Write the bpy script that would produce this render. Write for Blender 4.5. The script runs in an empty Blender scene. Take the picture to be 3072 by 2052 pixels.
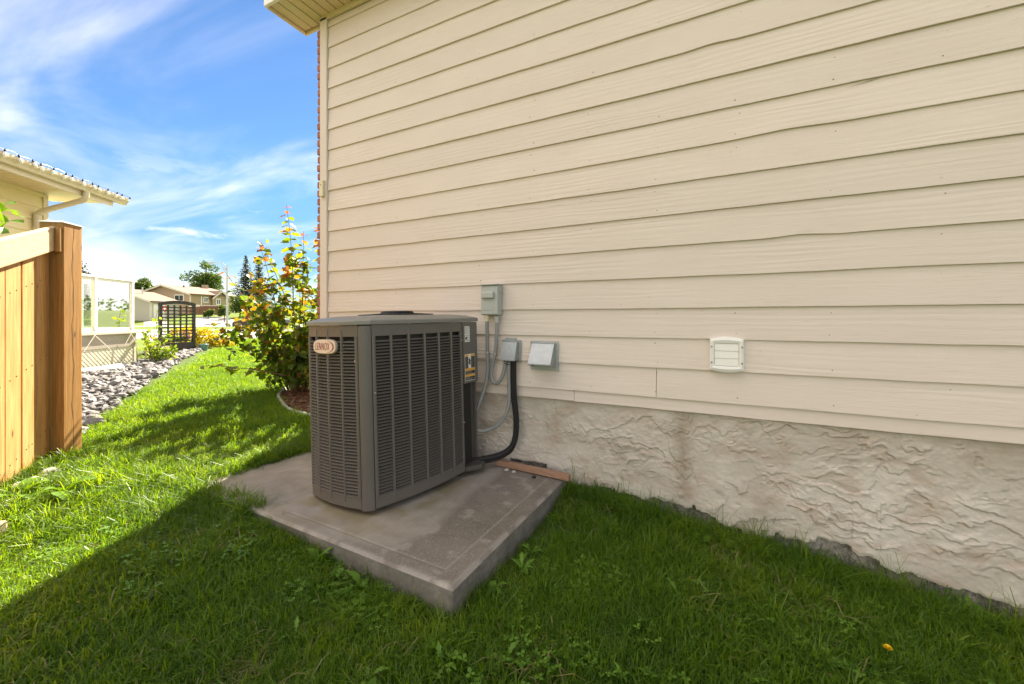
import bpy, math, random
import numpy as np
from mathutils import Vector, Matrix, Euler, noise as mnoise

random.seed(7); np.random.seed(7)
R = math.radians
SC = bpy.context.scene
COL = SC.collection

# ------------------------------------------------------------------ camera
CAMZ, CAMY, YAW = 1.15, -2.528, R(26.5)
SA, CA = math.sin(YAW), math.cos(YAW)
cam_d = bpy.data.cameras.new('camera'); cam = bpy.data.objects.new('camera', cam_d); COL.objects.link(cam)
cam.location = (0, CAMY, CAMZ); cam.rotation_euler = (R(90), 0, YAW)
cam_d.lens = 14.0; cam_d.sensor_width = 36; cam_d.shift_y = -71/3072
cam_d.clip_start = 0.02; cam_d.clip_end = 3000
SC.camera = cam

# ------------------------------------------------------------------ light
SUN_AZ, SUN_EL = R(-24.5), R(41)            # azimuth from +Y towards +X
SUN_STRENGTH, SKY_STRENGTH, EXPOSURE = 3.2, 0.15, 2.85
sd = bpy.data.lights.new('sun', 'SUN'); sun = bpy.data.objects.new('sun', sd); COL.objects.link(sun)
sdir = Vector((math.sin(SUN_AZ)*math.cos(SUN_EL), math.cos(SUN_AZ)*math.cos(SUN_EL), math.sin(SUN_EL)))
sun.rotation_euler = sdir.to_track_quat('Z', 'Y').to_euler()
sun.location = sdir*30
sd.energy = SUN_STRENGTH; sd.angle = R(0.53); sd.color = (1.0, 0.93, 0.82)

W = bpy.data.worlds.new('World'); SC.world = W; W.use_nodes = True
wn, wl = W.node_tree.nodes, W.node_tree.links
wn.clear()
def N(nodes, typ, **kw):
    n = nodes.new(typ)
    for k, v in kw.items():
        if k.startswith('i_'): n.inputs[k[2:].replace('_', ' ')].default_value = v
        else: setattr(n, k, v)
    return n
out = N(wn, 'ShaderNodeOutputWorld'); bg = N(wn, 'ShaderNodeBackground')
sky = N(wn, 'ShaderNodeTexSky', sky_type='NISHITA', sun_disc=False)
sky.sun_elevation = SUN_EL; sky.sun_rotation = SUN_AZ; sky.altitude = 650; sky.air_density = 1.0; sky.dust_density = 0.1; sky.ozone_density = 2.2
bg.inputs['Strength'].default_value = SKY_STRENGTH
tc = N(wn, 'ShaderNodeTexCoord')
def mth(op, a, b=None, c=None, clamp=False):
    n = N(wn, 'ShaderNodeMath', operation=op, use_clamp=clamp)
    for i, q in enumerate((a, b, c)):
        if q is None: continue
        if isinstance(q, (int, float)): n.inputs[i].default_value = q
        else: wl.new(q, n.inputs[i])
    return n.outputs[0]
sep = N(wn, 'ShaderNodeSeparateXYZ'); wl.new(tc.outputs['Generated'], sep.inputs[0])
zz = mth('MAXIMUM', sep.outputs['Z'], 0.03)
# high cirrus: the sky direction carried to a flat layer overhead
comb = N(wn, 'ShaderNodeCombineXYZ')
wl.new(mth('DIVIDE', sep.outputs['X'], mth('ADD', zz, 0.12)), comb.inputs[0])
wl.new(mth('DIVIDE', sep.outputs['Y'], mth('ADD', zz, 0.12)), comb.inputs[1])
mp = N(wn, 'ShaderNodeMapping'); mp.inputs['Rotation'].default_value = (0, 0, R(-52)); mp.inputs['Scale'].default_value = (0.75, 2.3, 1); mp.inputs['Location'].default_value = (1.71, 2.18, 0.27)
wl.new(comb.outputs[0], mp.inputs[0])
n1 = N(wn, 'ShaderNodeTexNoise'); n1.inputs['Scale'].default_value = 0.95; n1.inputs['Detail'].default_value = 7; n1.inputs['Roughness'].default_value = 0.52; n1.inputs['Distortion'].default_value = 0.6
wl.new(mp.outputs[0], n1.inputs['Vector'])
r1 = N(wn, 'ShaderNodeValToRGB'); r1.color_ramp.elements[0].position = 0.40; r1.color_ramp.elements[1].position = 0.98
r1.color_ramp.interpolation = 'EASE'
wl.new(n1.outputs[0], r1.inputs[0])
# low cumulus near the horizon
mp2 = N(wn, 'ShaderNodeMapping'); mp2.inputs['Scale'].default_value = (4.2, 4.2, 11.5); mp2.inputs['Location'].default_value = (0.7, 4.4, 0.16)
wl.new(tc.outputs['Generated'], mp2.inputs[0])
n2 = N(wn, 'ShaderNodeTexNoise'); n2.inputs['Scale'].default_value = 1.35; n2.inputs['Detail'].default_value = 8; n2.inputs['Roughness'].default_value = 0.56
wl.new(mp2.outputs[0], n2.inputs['Vector'])
r2 = N(wn, 'ShaderNodeValToRGB'); r2.color_ramp.elements[0].position = 0.55; r2.color_ramp.elements[1].position = 0.64
wl.new(n2.outputs[0], r2.inputs[0])
band = N(wn, 'ShaderNodeMapRange'); band.interpolation_type = 'SMOOTHSTEP'
band.inputs['From Min'].default_value = 0.36; band.inputs['From Max'].default_value = 0.16
wl.new(sep.outputs['Z'], band.inputs['Value'])
cum = mth('MULTIPLY', r2.outputs[0], band.outputs[0])
cir = mth('MULTIPLY', r1.outputs[0], 0.9)
low = N(wn, 'ShaderNodeMapRange'); low.interpolation_type = 'SMOOTHSTEP'
low.inputs['From Min'].default_value = 0.0; low.inputs['From Max'].default_value = 0.22; low.inputs['To Min'].default_value = 0.2
wl.new(sep.outputs['Z'], low.inputs['Value'])
cir = mth('MULTIPLY', cir, low.outputs[0])
# added bright cloud banks, mostly out of view, fill light for the shaded wall
mp3 = N(wn, 'ShaderNodeMapping'); mp3.inputs['Scale'].default_value = (1, 1, 1.25); mp3.inputs['Location'].default_value = (17.36, 6.28, 19.17)  # offset leaves the view in a gap between the added banks
wl.new(tc.outputs['Generated'], mp3.inputs[0])
n3 = N(wn, 'ShaderNodeTexNoise'); n3.inputs['Scale'].default_value = 0.95; n3.inputs['Detail'].default_value = 6; n3.inputs['Roughness'].default_value = 0.5; n3.inputs['Distortion'].default_value = 0.35
wl.new(mp3.outputs[0], n3.inputs['Vector'])
r3 = N(wn, 'ShaderNodeValToRGB'); r3.color_ramp.elements[0].position = 0.46; r3.color_ramp.elements[1].position = 0.60; r3.color_ramp.interpolation = 'EASE'
wl.new(n3.outputs[0], r3.inputs[0])
dens = mth('MAXIMUM', mth('MULTIPLY', cir, 0.85), mth('MAXIMUM', mth('MULTIPLY', cum, 0.36), r3.outputs[0]))
tint = N(wn, 'ShaderNodeMix', data_type='RGBA', blend_type='MULTIPLY'); tint.inputs[0].default_value = 1.0
hz = N(wn, 'ShaderNodeMapRange'); hz.interpolation_type = 'SMOOTHSTEP'
hz.inputs['From Min'].default_value = 0.0; hz.inputs['From Max'].default_value = 0.32; hz.inputs['To Min'].default_value = 0.58; hz.inputs['To Max'].default_value = 1.0
wl.new(sep.outputs['Z'], hz.inputs['Value'])
sk2 = N(wn, 'ShaderNodeVectorMath', operation='SCALE'); wl.new(sky.outputs[0], sk2.inputs[0]); wl.new(hz.outputs[0], sk2.inputs['Scale'])
wl.new(sk2.outputs[0], tint.inputs[6]); tint.inputs[7].default_value = (0.092, 0.142, 0.19, 1)
mx = N(wn, 'ShaderNodeMix', data_type='RGBA')
wl.new(dens, mx.inputs[0]); wl.new(tint.outputs[2], mx.inputs[6]); mx.inputs[7].default_value = (2.0, 1.93, 1.88, 1)
wl.new(mx.outputs[2], bg.inputs['Color']); wl.new(bg.outputs[0], out.inputs['Surface'])

SC.view_settings.view_transform = 'Standard'; SC.view_settings.look = 'None'
SC.view_settings.exposure = EXPOSURE; SC.view_settings.gamma = 1.0; SC.view_settings.use_curve_mapping = False
SC.view_settings.use_white_balance = True; SC.view_settings.white_balance_temperature = 7300; SC.view_settings.white_balance_tint = 10
SC.cycles.max_bounces = 8; SC.cycles.transparent_max_bounces = 16

# ------------------------------------------------------------------ helpers
ORG = {}
def tag(o, label=None, cat=None, group=None, kind=None):
    if label: o['label'] = label
    if cat: o['category'] = cat
    if group: o['group'] = group
    if kind: o['kind'] = kind
    return o
def thing(name, label, cat, loc=(0, 0, 0), group=None):
    o = bpy.data.objects.new(name, None); COL.objects.link(o); o.location = loc; o.empty_display_size = 0.05
    ORG[o] = Vector(loc); tag(o, label, cat, group); return o
def link_mesh(name, me, parent=None, world=None):
    """link a mesh; world = matrix in world space (before any tilt of the root)"""
    o = bpy.data.objects.new(name, me); COL.objects.link(o)
    m = world if world is not None else Matrix.Identity(4)
    if parent is not None:
        o.parent = parent; m = Matrix.Translation(-ORG[parent]) @ m
    o.matrix_local = m
    ORG[o] = (ORG[parent] if parent is not None else Vector((0, 0, 0))) + m.translation
    return o
class MB:
    def __init__(s): s.v = []; s.f = []; s.mi = []
    def add(s, vs, fs, mi=0):
        b = len(s.v); s.v += [tuple(q) for q in vs]; s.f += [tuple(b+i for i in q) for q in fs]; s.mi += [mi]*len(fs); return s
    def box(s, x0, x1, y0, y1, z0, z1, M=None, mi=0):
        vs = [(x, y, z) for z in (z0, z1) for y in (y0, y1) for x in (x0, x1)]
        if M is not None: vs = [M @ Vector(q) for q in vs]
        return s.add(vs, [(0, 2, 3, 1), (4, 5, 7, 6), (0, 1, 5, 4), (2, 6, 7, 3), (0, 4, 6, 2), (1, 3, 7, 5)], mi)
    def bar(s, a, b, w, h, up=(0, 0, 1), mi=0):
        a, b = Vector(a), Vector(b); d = (b-a); L = d.length; d.normalize()
        sd_ = d.cross(Vector(up)); 
        if sd_.length < 1e-5: sd_ = d.cross(Vector((1, 0, 0)))
        sd_.normalize(); u = sd_.cross(d)
        vs = [p + sd_*i*w/2 + u*j*h/2 for p in (a, b) for j in (-1, 1) for i in (-1, 1)]
        return s.add(vs, [(0, 2, 3, 1), (4, 5, 7, 6), (0, 1, 5, 4), (2, 6, 7, 3), (0, 4, 6, 2), (1, 3, 7, 5)], mi)
    def tube(s, pts, rad, n=10, mi=0, cap=True):
        pts = [Vector(p) for p in pts]; m = len(pts)
        rad = [rad]*m if isinstance(rad, (int, float)) else rad
        prev = None; vs = []
        for i, p in enumerate(pts):
            t = (pts[min(i+1, m-1)] - pts[max(i-1, 0)]).normalized()
            if prev is None:
                a = Vector((0, 0, 1)) if abs(t.z) < .9 else Vector((1, 0, 0)); u = t.cross(a).normalized()
            else:
                u = prev - t*prev.dot(t)
                u = u.normalized() if u.length > 1e-6 else t.orthogonal().normalized()
            prev = u; w = t.cross(u)
            vs += [p + (u*math.cos(2*math.pi*k/n) + w*math.sin(2*math.pi*k/n))*rad[i] for k in range(n)]
        fs = [(i*n+k, i*n+(k+1) % n, (i+1)*n+(k+1) % n, (i+1)*n+k) for i in range(m-1) for k in range(n)]
        if cap: fs += [tuple(range(n-1, -1, -1)), tuple(range((m-1)*n, m*n))]
        return s.add(vs, fs, mi)
    def prism(s, poly, z0, z1, M=None, mi=0):
        n = len(poly); vs = [(x, y, z0) for x, y in poly] + [(x, y, z1) for x, y in poly]
        if M is not None: vs = [M @ Vector(q) for q in vs]
        fs = [tuple(range(n-1, -1, -1)), tuple(range(n, 2*n))] + [(i, (i+1) % n, n+(i+1) % n, n+i) for i in range(n)]
        return s.add(vs, fs, mi)
    def disc(s, c, r, h, axis='y', n=16, mi=0):
        c = Vector(c); d = {'x': Vector((1, 0, 0)), 'y': Vector((0, 1, 0)), 'z': Vector((0, 0, 1))}[axis]
        return s.tube([c, c+d*h], r, n, mi)
    def mesh(s, name, mats, off=(0, 0, 0), smooth=False):
        me = bpy.data.meshes.new(name)
        o = Vector(off)
        me.from_pydata([tuple(Vector(q)-o) for q in s.v], [], s.f)
        mats = mats if isinstance(mats, (list, tuple)) else [mats]
        for m in mats: me.materials.append(m)
        if len(mats) > 1: me.polygons.foreach_set('material_index', s.mi)
        if smooth: me.polygons.foreach_set('use_smooth', [True]*len(s.f))
        me.update(); return me
    def build(s, name, mats, parent=None, smooth=False, bevel=0, seg=2, loc=None):
        org = ORG[parent] if parent is not None else Vector(loc if loc is not None else (0, 0, 0))
        me = s.mesh(name, mats, org, smooth)
        o = bpy.data.objects.new(name, me); COL.objects.link(o)
        if parent is not None: o.parent = parent
        else: o.location = org
        ORG[o] = org
        if bevel:
            b = o.modifiers.new('bevel', 'BEVEL'); b.width = bevel; b.segments = seg; b.limit_method = 'ANGLE'; b.angle_limit = R(35)
        return o
def grid_mesh(name, V, nx, ny, mat, smooth=True):
    """V: (ny*nx,3) array"""
    me = bpy.data.meshes.new(name)
    i = np.arange((ny-1)*(nx-1)); r, c = i//(nx-1), i % (nx-1)
    a = r*nx+c
    F = np.stack([a, a+1, a+nx+1, a+nx], 1).astype(np.int32)
    me.vertices.add(len(V)); me.vertices.foreach_set('co', V.astype(np.float32).ravel())
    me.loops.add(F.size); me.loops.foreach_set('vertex_index', F.ravel())
    me.polygons.add(len(F)); me.polygons.foreach_set('loop_start', np.arange(0, F.size, 4, dtype=np.int32))
    me.polygons.foreach_set('use_smooth', np.full(len(F), smooth))
    me.update(); me.validate()
    me.materials.append(mat); return me
# value noise (numpy)
def vnoise(x, y, seed=0):
    xi, yi = np.floor(x).astype(np.int64), np.floor(y).astype(np.int64)
    xf, yf = x-xi, y-yi
    def h(a, b):
        n = (a*374761393 + b*668265263 + seed*1442695041) & 0xffffffff
        n = ((n ^ (n >> 13))*1274126177) & 0xffffffff
        return ((n ^ (n >> 16)) & 0xffff)/65535.0
    u, v = xf*xf*(3-2*xf), yf*yf*(3-2*yf)
    return (h(xi, yi)*(1-u)+h(xi+1, yi)*u)*(1-v) + (h(xi, yi+1)*(1-u)+h(xi+1, yi+1)*u)*v
def fbm(x, y, seed=0, o=4, g=.5):
    s = 0; a = 1; t = 0
    for k in range(o):
        s = s + a*vnoise(x, y, seed+k*17); t += a; a *= g; x = x*2.03+5.1; y = y*2.03+1.7
    return s/t
def sstep(a, b, x):
    t = np.clip((x-a)/(b-a), 0, 1); return t*t*(3-2*t)

# ------------------------------------------------------------------ materials
def material(name):
    m = bpy.data.materials.new(name); m.use_nodes = True
    nt = m.node_tree; nt.nodes.clear()
    o = nt.nodes.new('ShaderNodeOutputMaterial'); p = nt.nodes.new('ShaderNodeBsdfPrincipled')
    nt.links.new(p.outputs[0], o.inputs[0]); return m, nt, p, o
def ncoord(nt, scale=(1, 1, 1), kind='Object', loc=(0, 0, 0), rot=(0, 0, 0)):
    t = nt.nodes.new('ShaderNodeTexCoord'); mp = nt.nodes.new('ShaderNodeMapping')
    mp.inputs['Scale'].default_value = scale; mp.inputs['Location'].default_value = loc; mp.inputs['Rotation'].default_value = rot
    nt.links.new(t.outputs[kind], mp.inputs[0]); return mp.outputs[0]
def nnoise(nt, vec, scale, detail=4, rough=.55, dist=0):
    n = nt.nodes.new('ShaderNodeTexNoise'); n.inputs['Scale'].default_value = scale; n.inputs['Detail'].default_value = detail
    n.inputs['Roughness'].default_value = rough; n.inputs['Distortion'].default_value = dist
    if vec is not None: nt.links.new(vec, n.inputs['Vector'])
    return n.outputs[0]
def nramp(nt, fac, stops, interp='LINEAR'):
    r = nt.nodes.new('ShaderNodeValToRGB'); r.color_ramp.interpolation = interp
    e = r.color_ramp.elements
    while len(e) < len(stops): e.new(.5)
    for i, (p, c) in enumerate(stops):
        e[i].position = p; e[i].color = (c, c, c, 1) if isinstance(c, (int, float)) else (*c, 1)
    nt.links.new(fac, r.inputs[0]); return r.outputs[0]
def nmix(nt, fac, a, b, mode='MIX'):
    m = nt.nodes.new('ShaderNodeMix'); m.data_type = 'RGBA'; m.blend_type = mode
    for q, i in ((fac, 0), (a, 6), (b, 7)):
        if isinstance(q, (int, float)) and i == 0: m.inputs[0].default_value = q
        elif isinstance(q, tuple): m.inputs[i].default_value = (*q, 1)
        elif isinstance(q, (int, float)): m.inputs[i].default_value = (q, q, q, 1)
        else: nt.links.new(q, m.inputs[i])
    return m.outputs[2]
def nbump(nt, p, h, strength=.3, dist=.01):
    b = nt.nodes.new('ShaderNodeBump'); b.inputs['Strength'].default_value = strength; b.inputs['Distance'].default_value = dist
    nt.links.new(h, b.inputs['Height']); nt.links.new(b.outputs[0], p.inputs['Normal']); return b
def orandom(nt):
    return nt.nodes.new('ShaderNodeObjectInfo').outputs['Random']
def plain(name, col, rough=.6, metal=0, var=.12, scale=8, bump=0, bscale=60, spec=.5, kind='Object'):
    m, nt, p, o = material(name)
    v = ncoord(nt, kind=kind)
    f = nnoise(nt, v, scale, 5)
    c = nmix(nt, f, tuple(q*(1-var) for q in col), tuple(min(1, q*(1+var)) for q in col))
    nt.links.new(c, p.inputs['Base Color'])
    p.inputs['Roughness'].default_value = rough; p.inputs['Metallic'].default_value = metal; p.inputs['Specular IOR Level'].default_value = spec
    if bump: nbump(nt, p, nnoise(nt, v, bscale, 4), bump, .004)
    return m
M = {}
def mk_siding(name, col, grain=1.0):
    m, nt, p, o = material(name)
    rnd = orandom(nt)
    tcn = nt.nodes.new('ShaderNodeTexCoord'); add = nt.nodes.new('ShaderNodeVectorMath'); add.operation = 'ADD'
    cb = nt.nodes.new('ShaderNodeCombineXYZ'); mul = nt.nodes.new('ShaderNodeMath'); mul.operation = 'MULTIPLY'; mul.inputs[1].default_value = 37
    nt.links.new(rnd, mul.inputs[0]); nt.links.new(mul.outputs[0], cb.inputs[0]); nt.links.new(mul.outputs[0], cb.inputs[2])
    nt.links.new(tcn.outputs['Object'], add.inputs[0]); nt.links.new(cb.outputs[0], add.inputs[1])
    def mp(s):
        q = nt.nodes.new('ShaderNodeMapping'); q.inputs['Scale'].default_value = s; nt.links.new(add.outputs[0], q.inputs[0]); return q.outputs[0]
    g1 = nnoise(nt, mp((3.0, 3, 70)), 1.6, 7, .62, 1.6)
    g2 = nnoise(nt, mp((14, 14, 260)), 1.0, 3, .6, .3)
    w = nt.nodes.new('ShaderNodeTexWave'); w.wave_type = 'RINGS'; w.rings_direction = 'Y'; w.inputs['Scale'].default_value = 1.1; w.inputs['Distortion'].default_value = 9; w.inputs['Detail'].default_value = 3; w.inputs['Detail Scale'].default_value = 1.4
    nt.links.new(mp((.7, 1, 9)), w.inputs['Vector'])
    blot = nnoise(nt, mp((1.4, 1.4, 3)), 1.3, 4)
    rough_mask = nramp(nt, nnoise(nt, mp((.9, .9, 4)), 1.0, 3), [(.42, 0), (.66, 1)])
    base = nmix(nt, rnd, tuple(q*.955 for q in col), tuple(q*1.03 for q in col))
    base = nmix(nt, nramp(nt, blot, [(.3, 0), (.75, .42)]), base, (col[0]*.86, col[1]*.83, col[2]*.82))
    base = nmix(nt, nramp(nt, g1, [(.57, 0), (.76, .42)]), base, (col[0]*.66, col[1]*.62, col[2]*.56))
    # small nail marks and knots
    vo = nt.nodes.new('ShaderNodeTexVoronoi'); vo.inputs['Scale'].default_value = 1.0; nt.links.new(mp((3.1, 1, 9)), vo.inputs['Vector'])
    base = nmix(nt, nramp(nt, vo.outputs['Distance'], [(.012, .55), (.03, 0)]), base, (col[0]*.45, col[1]*.40, col[2]*.33))
    nt.links.new(base, p.inputs['Base Color']); p.inputs['Roughness'].default_value = .62; p.inputs['Specular IOR Level'].default_value = .35
    h = nmix(nt, .5, g1, g2); h = nmix(nt, nmix(nt, .6, .12, rough_mask), h, w.outputs['Fac'])
    nbump(nt, p, h, .50*grain, .0048)
    return m
M['siding'] = mk_siding('painted_lap_siding', (.74, .65, .585))
M['trim'] = mk_siding('painted_corner_trim', (.745, .65, .58), .5)
M['nsiding'] = plain('cream_vinyl_siding', (.78, .66, .38), .5, var=.04)
M['cream_metal'] = plain('cream_aluminium', (.66, .56, .40), .4, var=.04)
M['white'] = plain('white_painted_metal', (.80, .79, .76), .4, var=.03)
M['offwhite'] = plain('almond_plastic', (.74, .65, .45), .4, var=.03)
def mk_soffit():
    m, nt, p, o = material('perforated_soffit')
    v = ncoord(nt, (1, 1, 0))
    vo = nt.nodes.new('ShaderNodeTexVoronoi'); vo.inputs['Scale'].default_value = 110; vo.inputs['Randomness'].default_value = .15
    nt.links.new(v, vo.inputs['Vector'])
    c = nramp(nt, vo.outputs['Distance'], [(.22, (.34, .26, .13)), (.34, (.86, .66, .45))])
    nt.links.new(c, p.inputs['Base Color']); p.inputs['Roughness'].default_value = .45; return m
M['soffit'] = mk_soffit()
def mk_brick():
    m, nt, p, o = material('clay_brick')
    v = ncoord(nt); rnd = orandom(nt)
    c = nramp(nt, rnd, [(0, (.34, .13, .08)), (.45, (.45, .17, .10)), (.75, (.28, .12, .10)), (1, (.5, .24, .15))])
    c = nmix(nt, nramp(nt, nnoise(nt, v, 40, 5), [(.4, 0), (.75, .5)]), c, (.22, .12, .10))
    nt.links.new(c, p.inputs['Base Color']); p.inputs['Roughness'].default_value = .85
    nbump(nt, p, nnoise(nt, v, 90, 5), .5, .006); return m
M['brick'] = mk_brick()
M['mortar'] = plain('mortar', (.42, .39, .35), .9, bump=.4)
def mk_brickwall():
    m, nt, p, o = material('brick_veneer')
    v = ncoord(nt, rot=(R(90), 0, R(90)))
    b = nt.nodes.new('ShaderNodeTexBrick'); b.inputs['Scale'].default_value = 1; b.inputs['Brick Width'].default_value = .21; b.inputs['Row Height'].default_value = .0778
    b.inputs['Mortar Size'].default_value = .008; b.inputs['Color1'].default_value = (.42, .16, .1, 1); b.inputs['Color2'].default_value = (.3, .12, .09, 1); b.inputs['Mortar'].default_value = (.42, .39, .35, 1)
    nt.links.new(v, b.inputs['Vector']); nt.links.new(b.outputs[0], p.inputs['Base Color']); p.inputs['Roughness'].default_value = .9; return m
M['brickwall'] = mk_brickwall()
def mk_stucco():
    m, nt, p, o = material('painted_knockdown_stucco')
    v = ncoord(nt)
    a = nnoise(nt, v, 2.2, 5, .6, .6); b = nnoise(nt, ncoord(nt, (1, 1, 1.6), loc=(5, 2, 1)), 5, 6, .6)
    c = nramp(nt, a, [(.30, (.42, .375, .32)), (.48, (.54, .49, .43)), (.64, (.62, .575, .515))])
    c = nmix(nt, nramp(nt, b, [(.50, 0), (.66, .6)]), c, (.41, .305, .235))
    # one brown run-off stain below the siding, and darker weathering along the top
    sp = nt.nodes.new('ShaderNodeSeparateXYZ'); tcn = nt.nodes.new('ShaderNodeTexCoord'); nt.links.new(tcn.outputs['Object'], sp.inputs[0])
    def mm(op, q, w, cl=False):
        n = nt.nodes.new('ShaderNodeMath'); n.operation = op; n.use_clamp = cl
        for i, s in enumerate((q, w)):
            if isinstance(s, (int, float)): n.inputs[i].default_value = s
            else: nt.links.new(s, n.inputs[i])
        return n.outputs[0]
    wob = mm('MULTIPLY', mm('SUBTRACT', nnoise(nt, v, 9, 4), .5), .10)
    dx = mm('ABSOLUTE', mm('ADD', mm('SUBTRACT', sp.outputs['X'], -.145), wob), 0)
    st = mm('SUBTRACT', 1, mm('DIVIDE', dx, .065), True)
    st = mm('MULTIPLY', st, nramp(nt, sp.outputs['Z'], [(.06, .15), (.3, .9), (.62, .55)]))
    c = nmix(nt, mm('MULTIPLY', st, .75, True), c, (.27, .205, .14))
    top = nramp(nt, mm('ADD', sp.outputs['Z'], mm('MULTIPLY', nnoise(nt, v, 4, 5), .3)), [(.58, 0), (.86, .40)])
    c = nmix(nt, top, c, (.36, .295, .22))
    c = nmix(nt, nramp(nt, nnoise(nt, v, 70, 3), [(.66, 0), (.74, .35)]), c, (.38, .31, .23))
    nt.links.new(c, p.inputs['Base Color']); p.inputs['Roughness'].default_value = .8; p.inputs['Specular IOR Level'].default_value = .3
    nbump(nt, p, nmix(nt, .4, nnoise(nt, v, 190, 5, .7), nnoise(nt, v, 60, 4)), .75, .005); return m
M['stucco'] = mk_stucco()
def mk_concrete(name, dark, light, streak=False, rough=.88, sc=3):
    m, nt, p, o = material(name)
    v = ncoord(nt)
    a = nnoise(nt, v, sc, 6, .6, .3); b = nnoise(nt, v, 55, 4, .7)
    c = nramp(nt, a, [(.32, dark), (.68, light)])
    c = nmix(nt, nramp(nt, b, [(.35, .35), (.6, 0)]), c, tuple(q*.55 for q in dark))
    if streak:
        s = nnoise(nt, ncoord(nt, (9, 9, 5)), 2.2, 7, .72, .5); c = nmix(nt, nramp(nt, s, [(.46, 0), (.62, .8)]), c, (.06, .052, .044)); s = nnoise(nt, ncoord(nt, (30, 30, 14), loc=(4, 2, 7)), 2.5, 4, .7); c = nmix(nt, nramp(nt, s, [(.5, 0), (.62, .8)]), c, (.05, .042, .035))
    nt.links.new(c, p.inputs['Base Color']); p.inputs['Roughness'].default_value = rough
    nbump(nt, p, nmix(nt, .5, b, nnoise(nt, v, 240, 3)), .5, .004); return m
M['found'] = mk_concrete('stained_foundation_concrete', (.24, .22, .19), (.37, .345, .31), True)
M['concrete'] = mk_concrete('concrete', (.13, .12, .105), (.26, .24, .21), sc=7)
M['stone_pale'] = mk_concrete('pale_fieldstone', (.5, .46, .42), (.66, .62, .57), sc=12)
def mk_slab():
    m, nt, p, o = material('weathered_slab_concrete')
    v = ncoord(nt)
    sp = nt.nodes.new('ShaderNodeSeparateXYZ'); tcn = nt.nodes.new('ShaderNodeTexCoord'); nt.links.new(tcn.outputs['Object'], sp.inputs[0])
    col = nt.nodes.new('ShaderNodeVertexColor'); col.layer_name = 'stain'
    a = nnoise(nt, v, 4, 6, .65, .4); broom = nnoise(nt, ncoord(nt, (95, 6, 6), rot=(0, 0, R(8))), 1.0, 4, .7)
    speck = nnoise(nt, v, 120, 3, .7)
    clean = nramp(nt, a, [(.3, (.22, .20, .17)), (.7, (.38, .345, .30))])
    dirty = nramp(nt, a, [(.3, (.115, .10, .085)), (.7, (.225, .20, .172))])
    dirty = nmix(nt, nramp(nt, speck, [(.53, 0), (.68, .75)]), dirty, (.32, .29, .255))
    sepc = nt.nodes.new('ShaderNodeSeparateColor'); nt.links.new(col.outputs[0], sepc.inputs[0])
    ad = nt.nodes.new('ShaderNodeMath'); ad.operation = 'ADD'; nt.links.new(sepc.outputs[0], ad.inputs[0])
    ms = nt.nodes.new('ShaderNodeMath'); ms.operation = 'MULTIPLY_ADD'; ms.inputs[1].default_value = .7; ms.inputs[2].default_value = -.35; nt.links.new(a, ms.inputs[0]); nt.links.new(ms.outputs[0], ad.inputs[1])
    c = nmix(nt, nramp(nt, ad.outputs[0], [(.15, 0), (.95, 1)]), clean, dirty)
    c = nmix(nt, sepc.outputs[1], c, (.44, .41, .37))
    c = nmix(nt, sepc.outputs[2], c, (.20, .165, .075))
    c = nmix(nt, nramp(nt, broom, [(.3, .28), (.6, 0)]), c, (.17, .15, .13))
    nt.links.new(c, p.inputs['Base Color']); p.inputs['Roughness'].default_value = .88
    nbump(nt, p, nmix(nt, .5, broom, speck), .45, .004); return m
M['slab'] = mk_slab()
def mk_wood(name, c1, c2, c3, ax='z', rough=.7, scale=1.0, specks=True):
    m, nt, p, o = material(name)
    rnd = orandom(nt)
    tcn = nt.nodes.new('ShaderNodeTexCoord'); add = nt.nodes.new('ShaderNodeVectorMath'); add.operation = 'ADD'
    mul = nt.nodes.new('ShaderNodeMath'); mul.operation = 'MULTIPLY'; mul.inputs[1].default_value = 23; nt.links.new(rnd, mul.inputs[0])
    nt.links.new(tcn.outputs['Object'], add.inputs[0]); nt.links.new(mul.outputs[0], add.inputs[1])
    def mp(a, l):
        q = nt.nodes.new('ShaderNodeMapping'); q.inputs['Scale'].default_value = tuple(l if k == ax else a for k in 'xyz'); nt.links.new(add.outputs[0], q.inputs[0]); return q.outputs[0]
    g = nnoise(nt, mp(30*scale, 1.6*scale), 1.2, 6, .6, 1.1); f = nnoise(nt, mp(160*scale, 5*scale), 1, 3, .6)
    c = nramp(nt, g, [(.28, c1), (.5, c2), (.74, c3)])
    c = nmix(nt, nramp(nt, f, [(.3, .35), (.55, 0)]), c, tuple(q*.55 for q in c1))
    if specks:
        vo = nt.nodes.new('ShaderNodeTexVoronoi'); vo.inputs['Scale'].default_value = 1; nt.links.new(mp(9*scale, 3.2*scale), vo.inputs['Vector'])
        c = nmix(nt, nramp(nt, vo.outputs['Distance'], [(.05, .85), (.11, 0)]), c, (.09, .045, .02))
    nt.links.new(c, p.inputs['Base Color']); p.inputs['Roughness'].default_value = rough; p.inputs['Specular IOR Level'].default_value = .3
    nbump(nt, p, nmix(nt, .5, g, f), .35, .004); return m
M['cedar'] = mk_wood('stained_cedar', (.42, .205, .065), (.54, .29, .105), (.62, .38, .165))
M['cedar_post'] = mk_wood('rough_cedar_post', (.30, .145, .042), (.41, .215, .068), (.50, .285, .10))
M['cedar_rail'] = mk_wood('new_spruce_rail', (.50, .34, .19), (.59, .43, .26), (.66, .51, .33), ax='y')
M['oldwood'] = mk_wood('old_painted_lumber', (.30, .16, .10), (.37, .215, .145), (.42, .30, .21), ax='x', scale=1.4)
M['brownfence'] = mk_wood('brown_stained_boards', (.15, .07, .04), (.19, .09, .055), (.23, .12, .07))
M['greywood'] = mk_wood('weathered_wood', (.32, .25, .18), (.42, .33, .24), (.50, .41, .31), scale=2)
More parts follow.
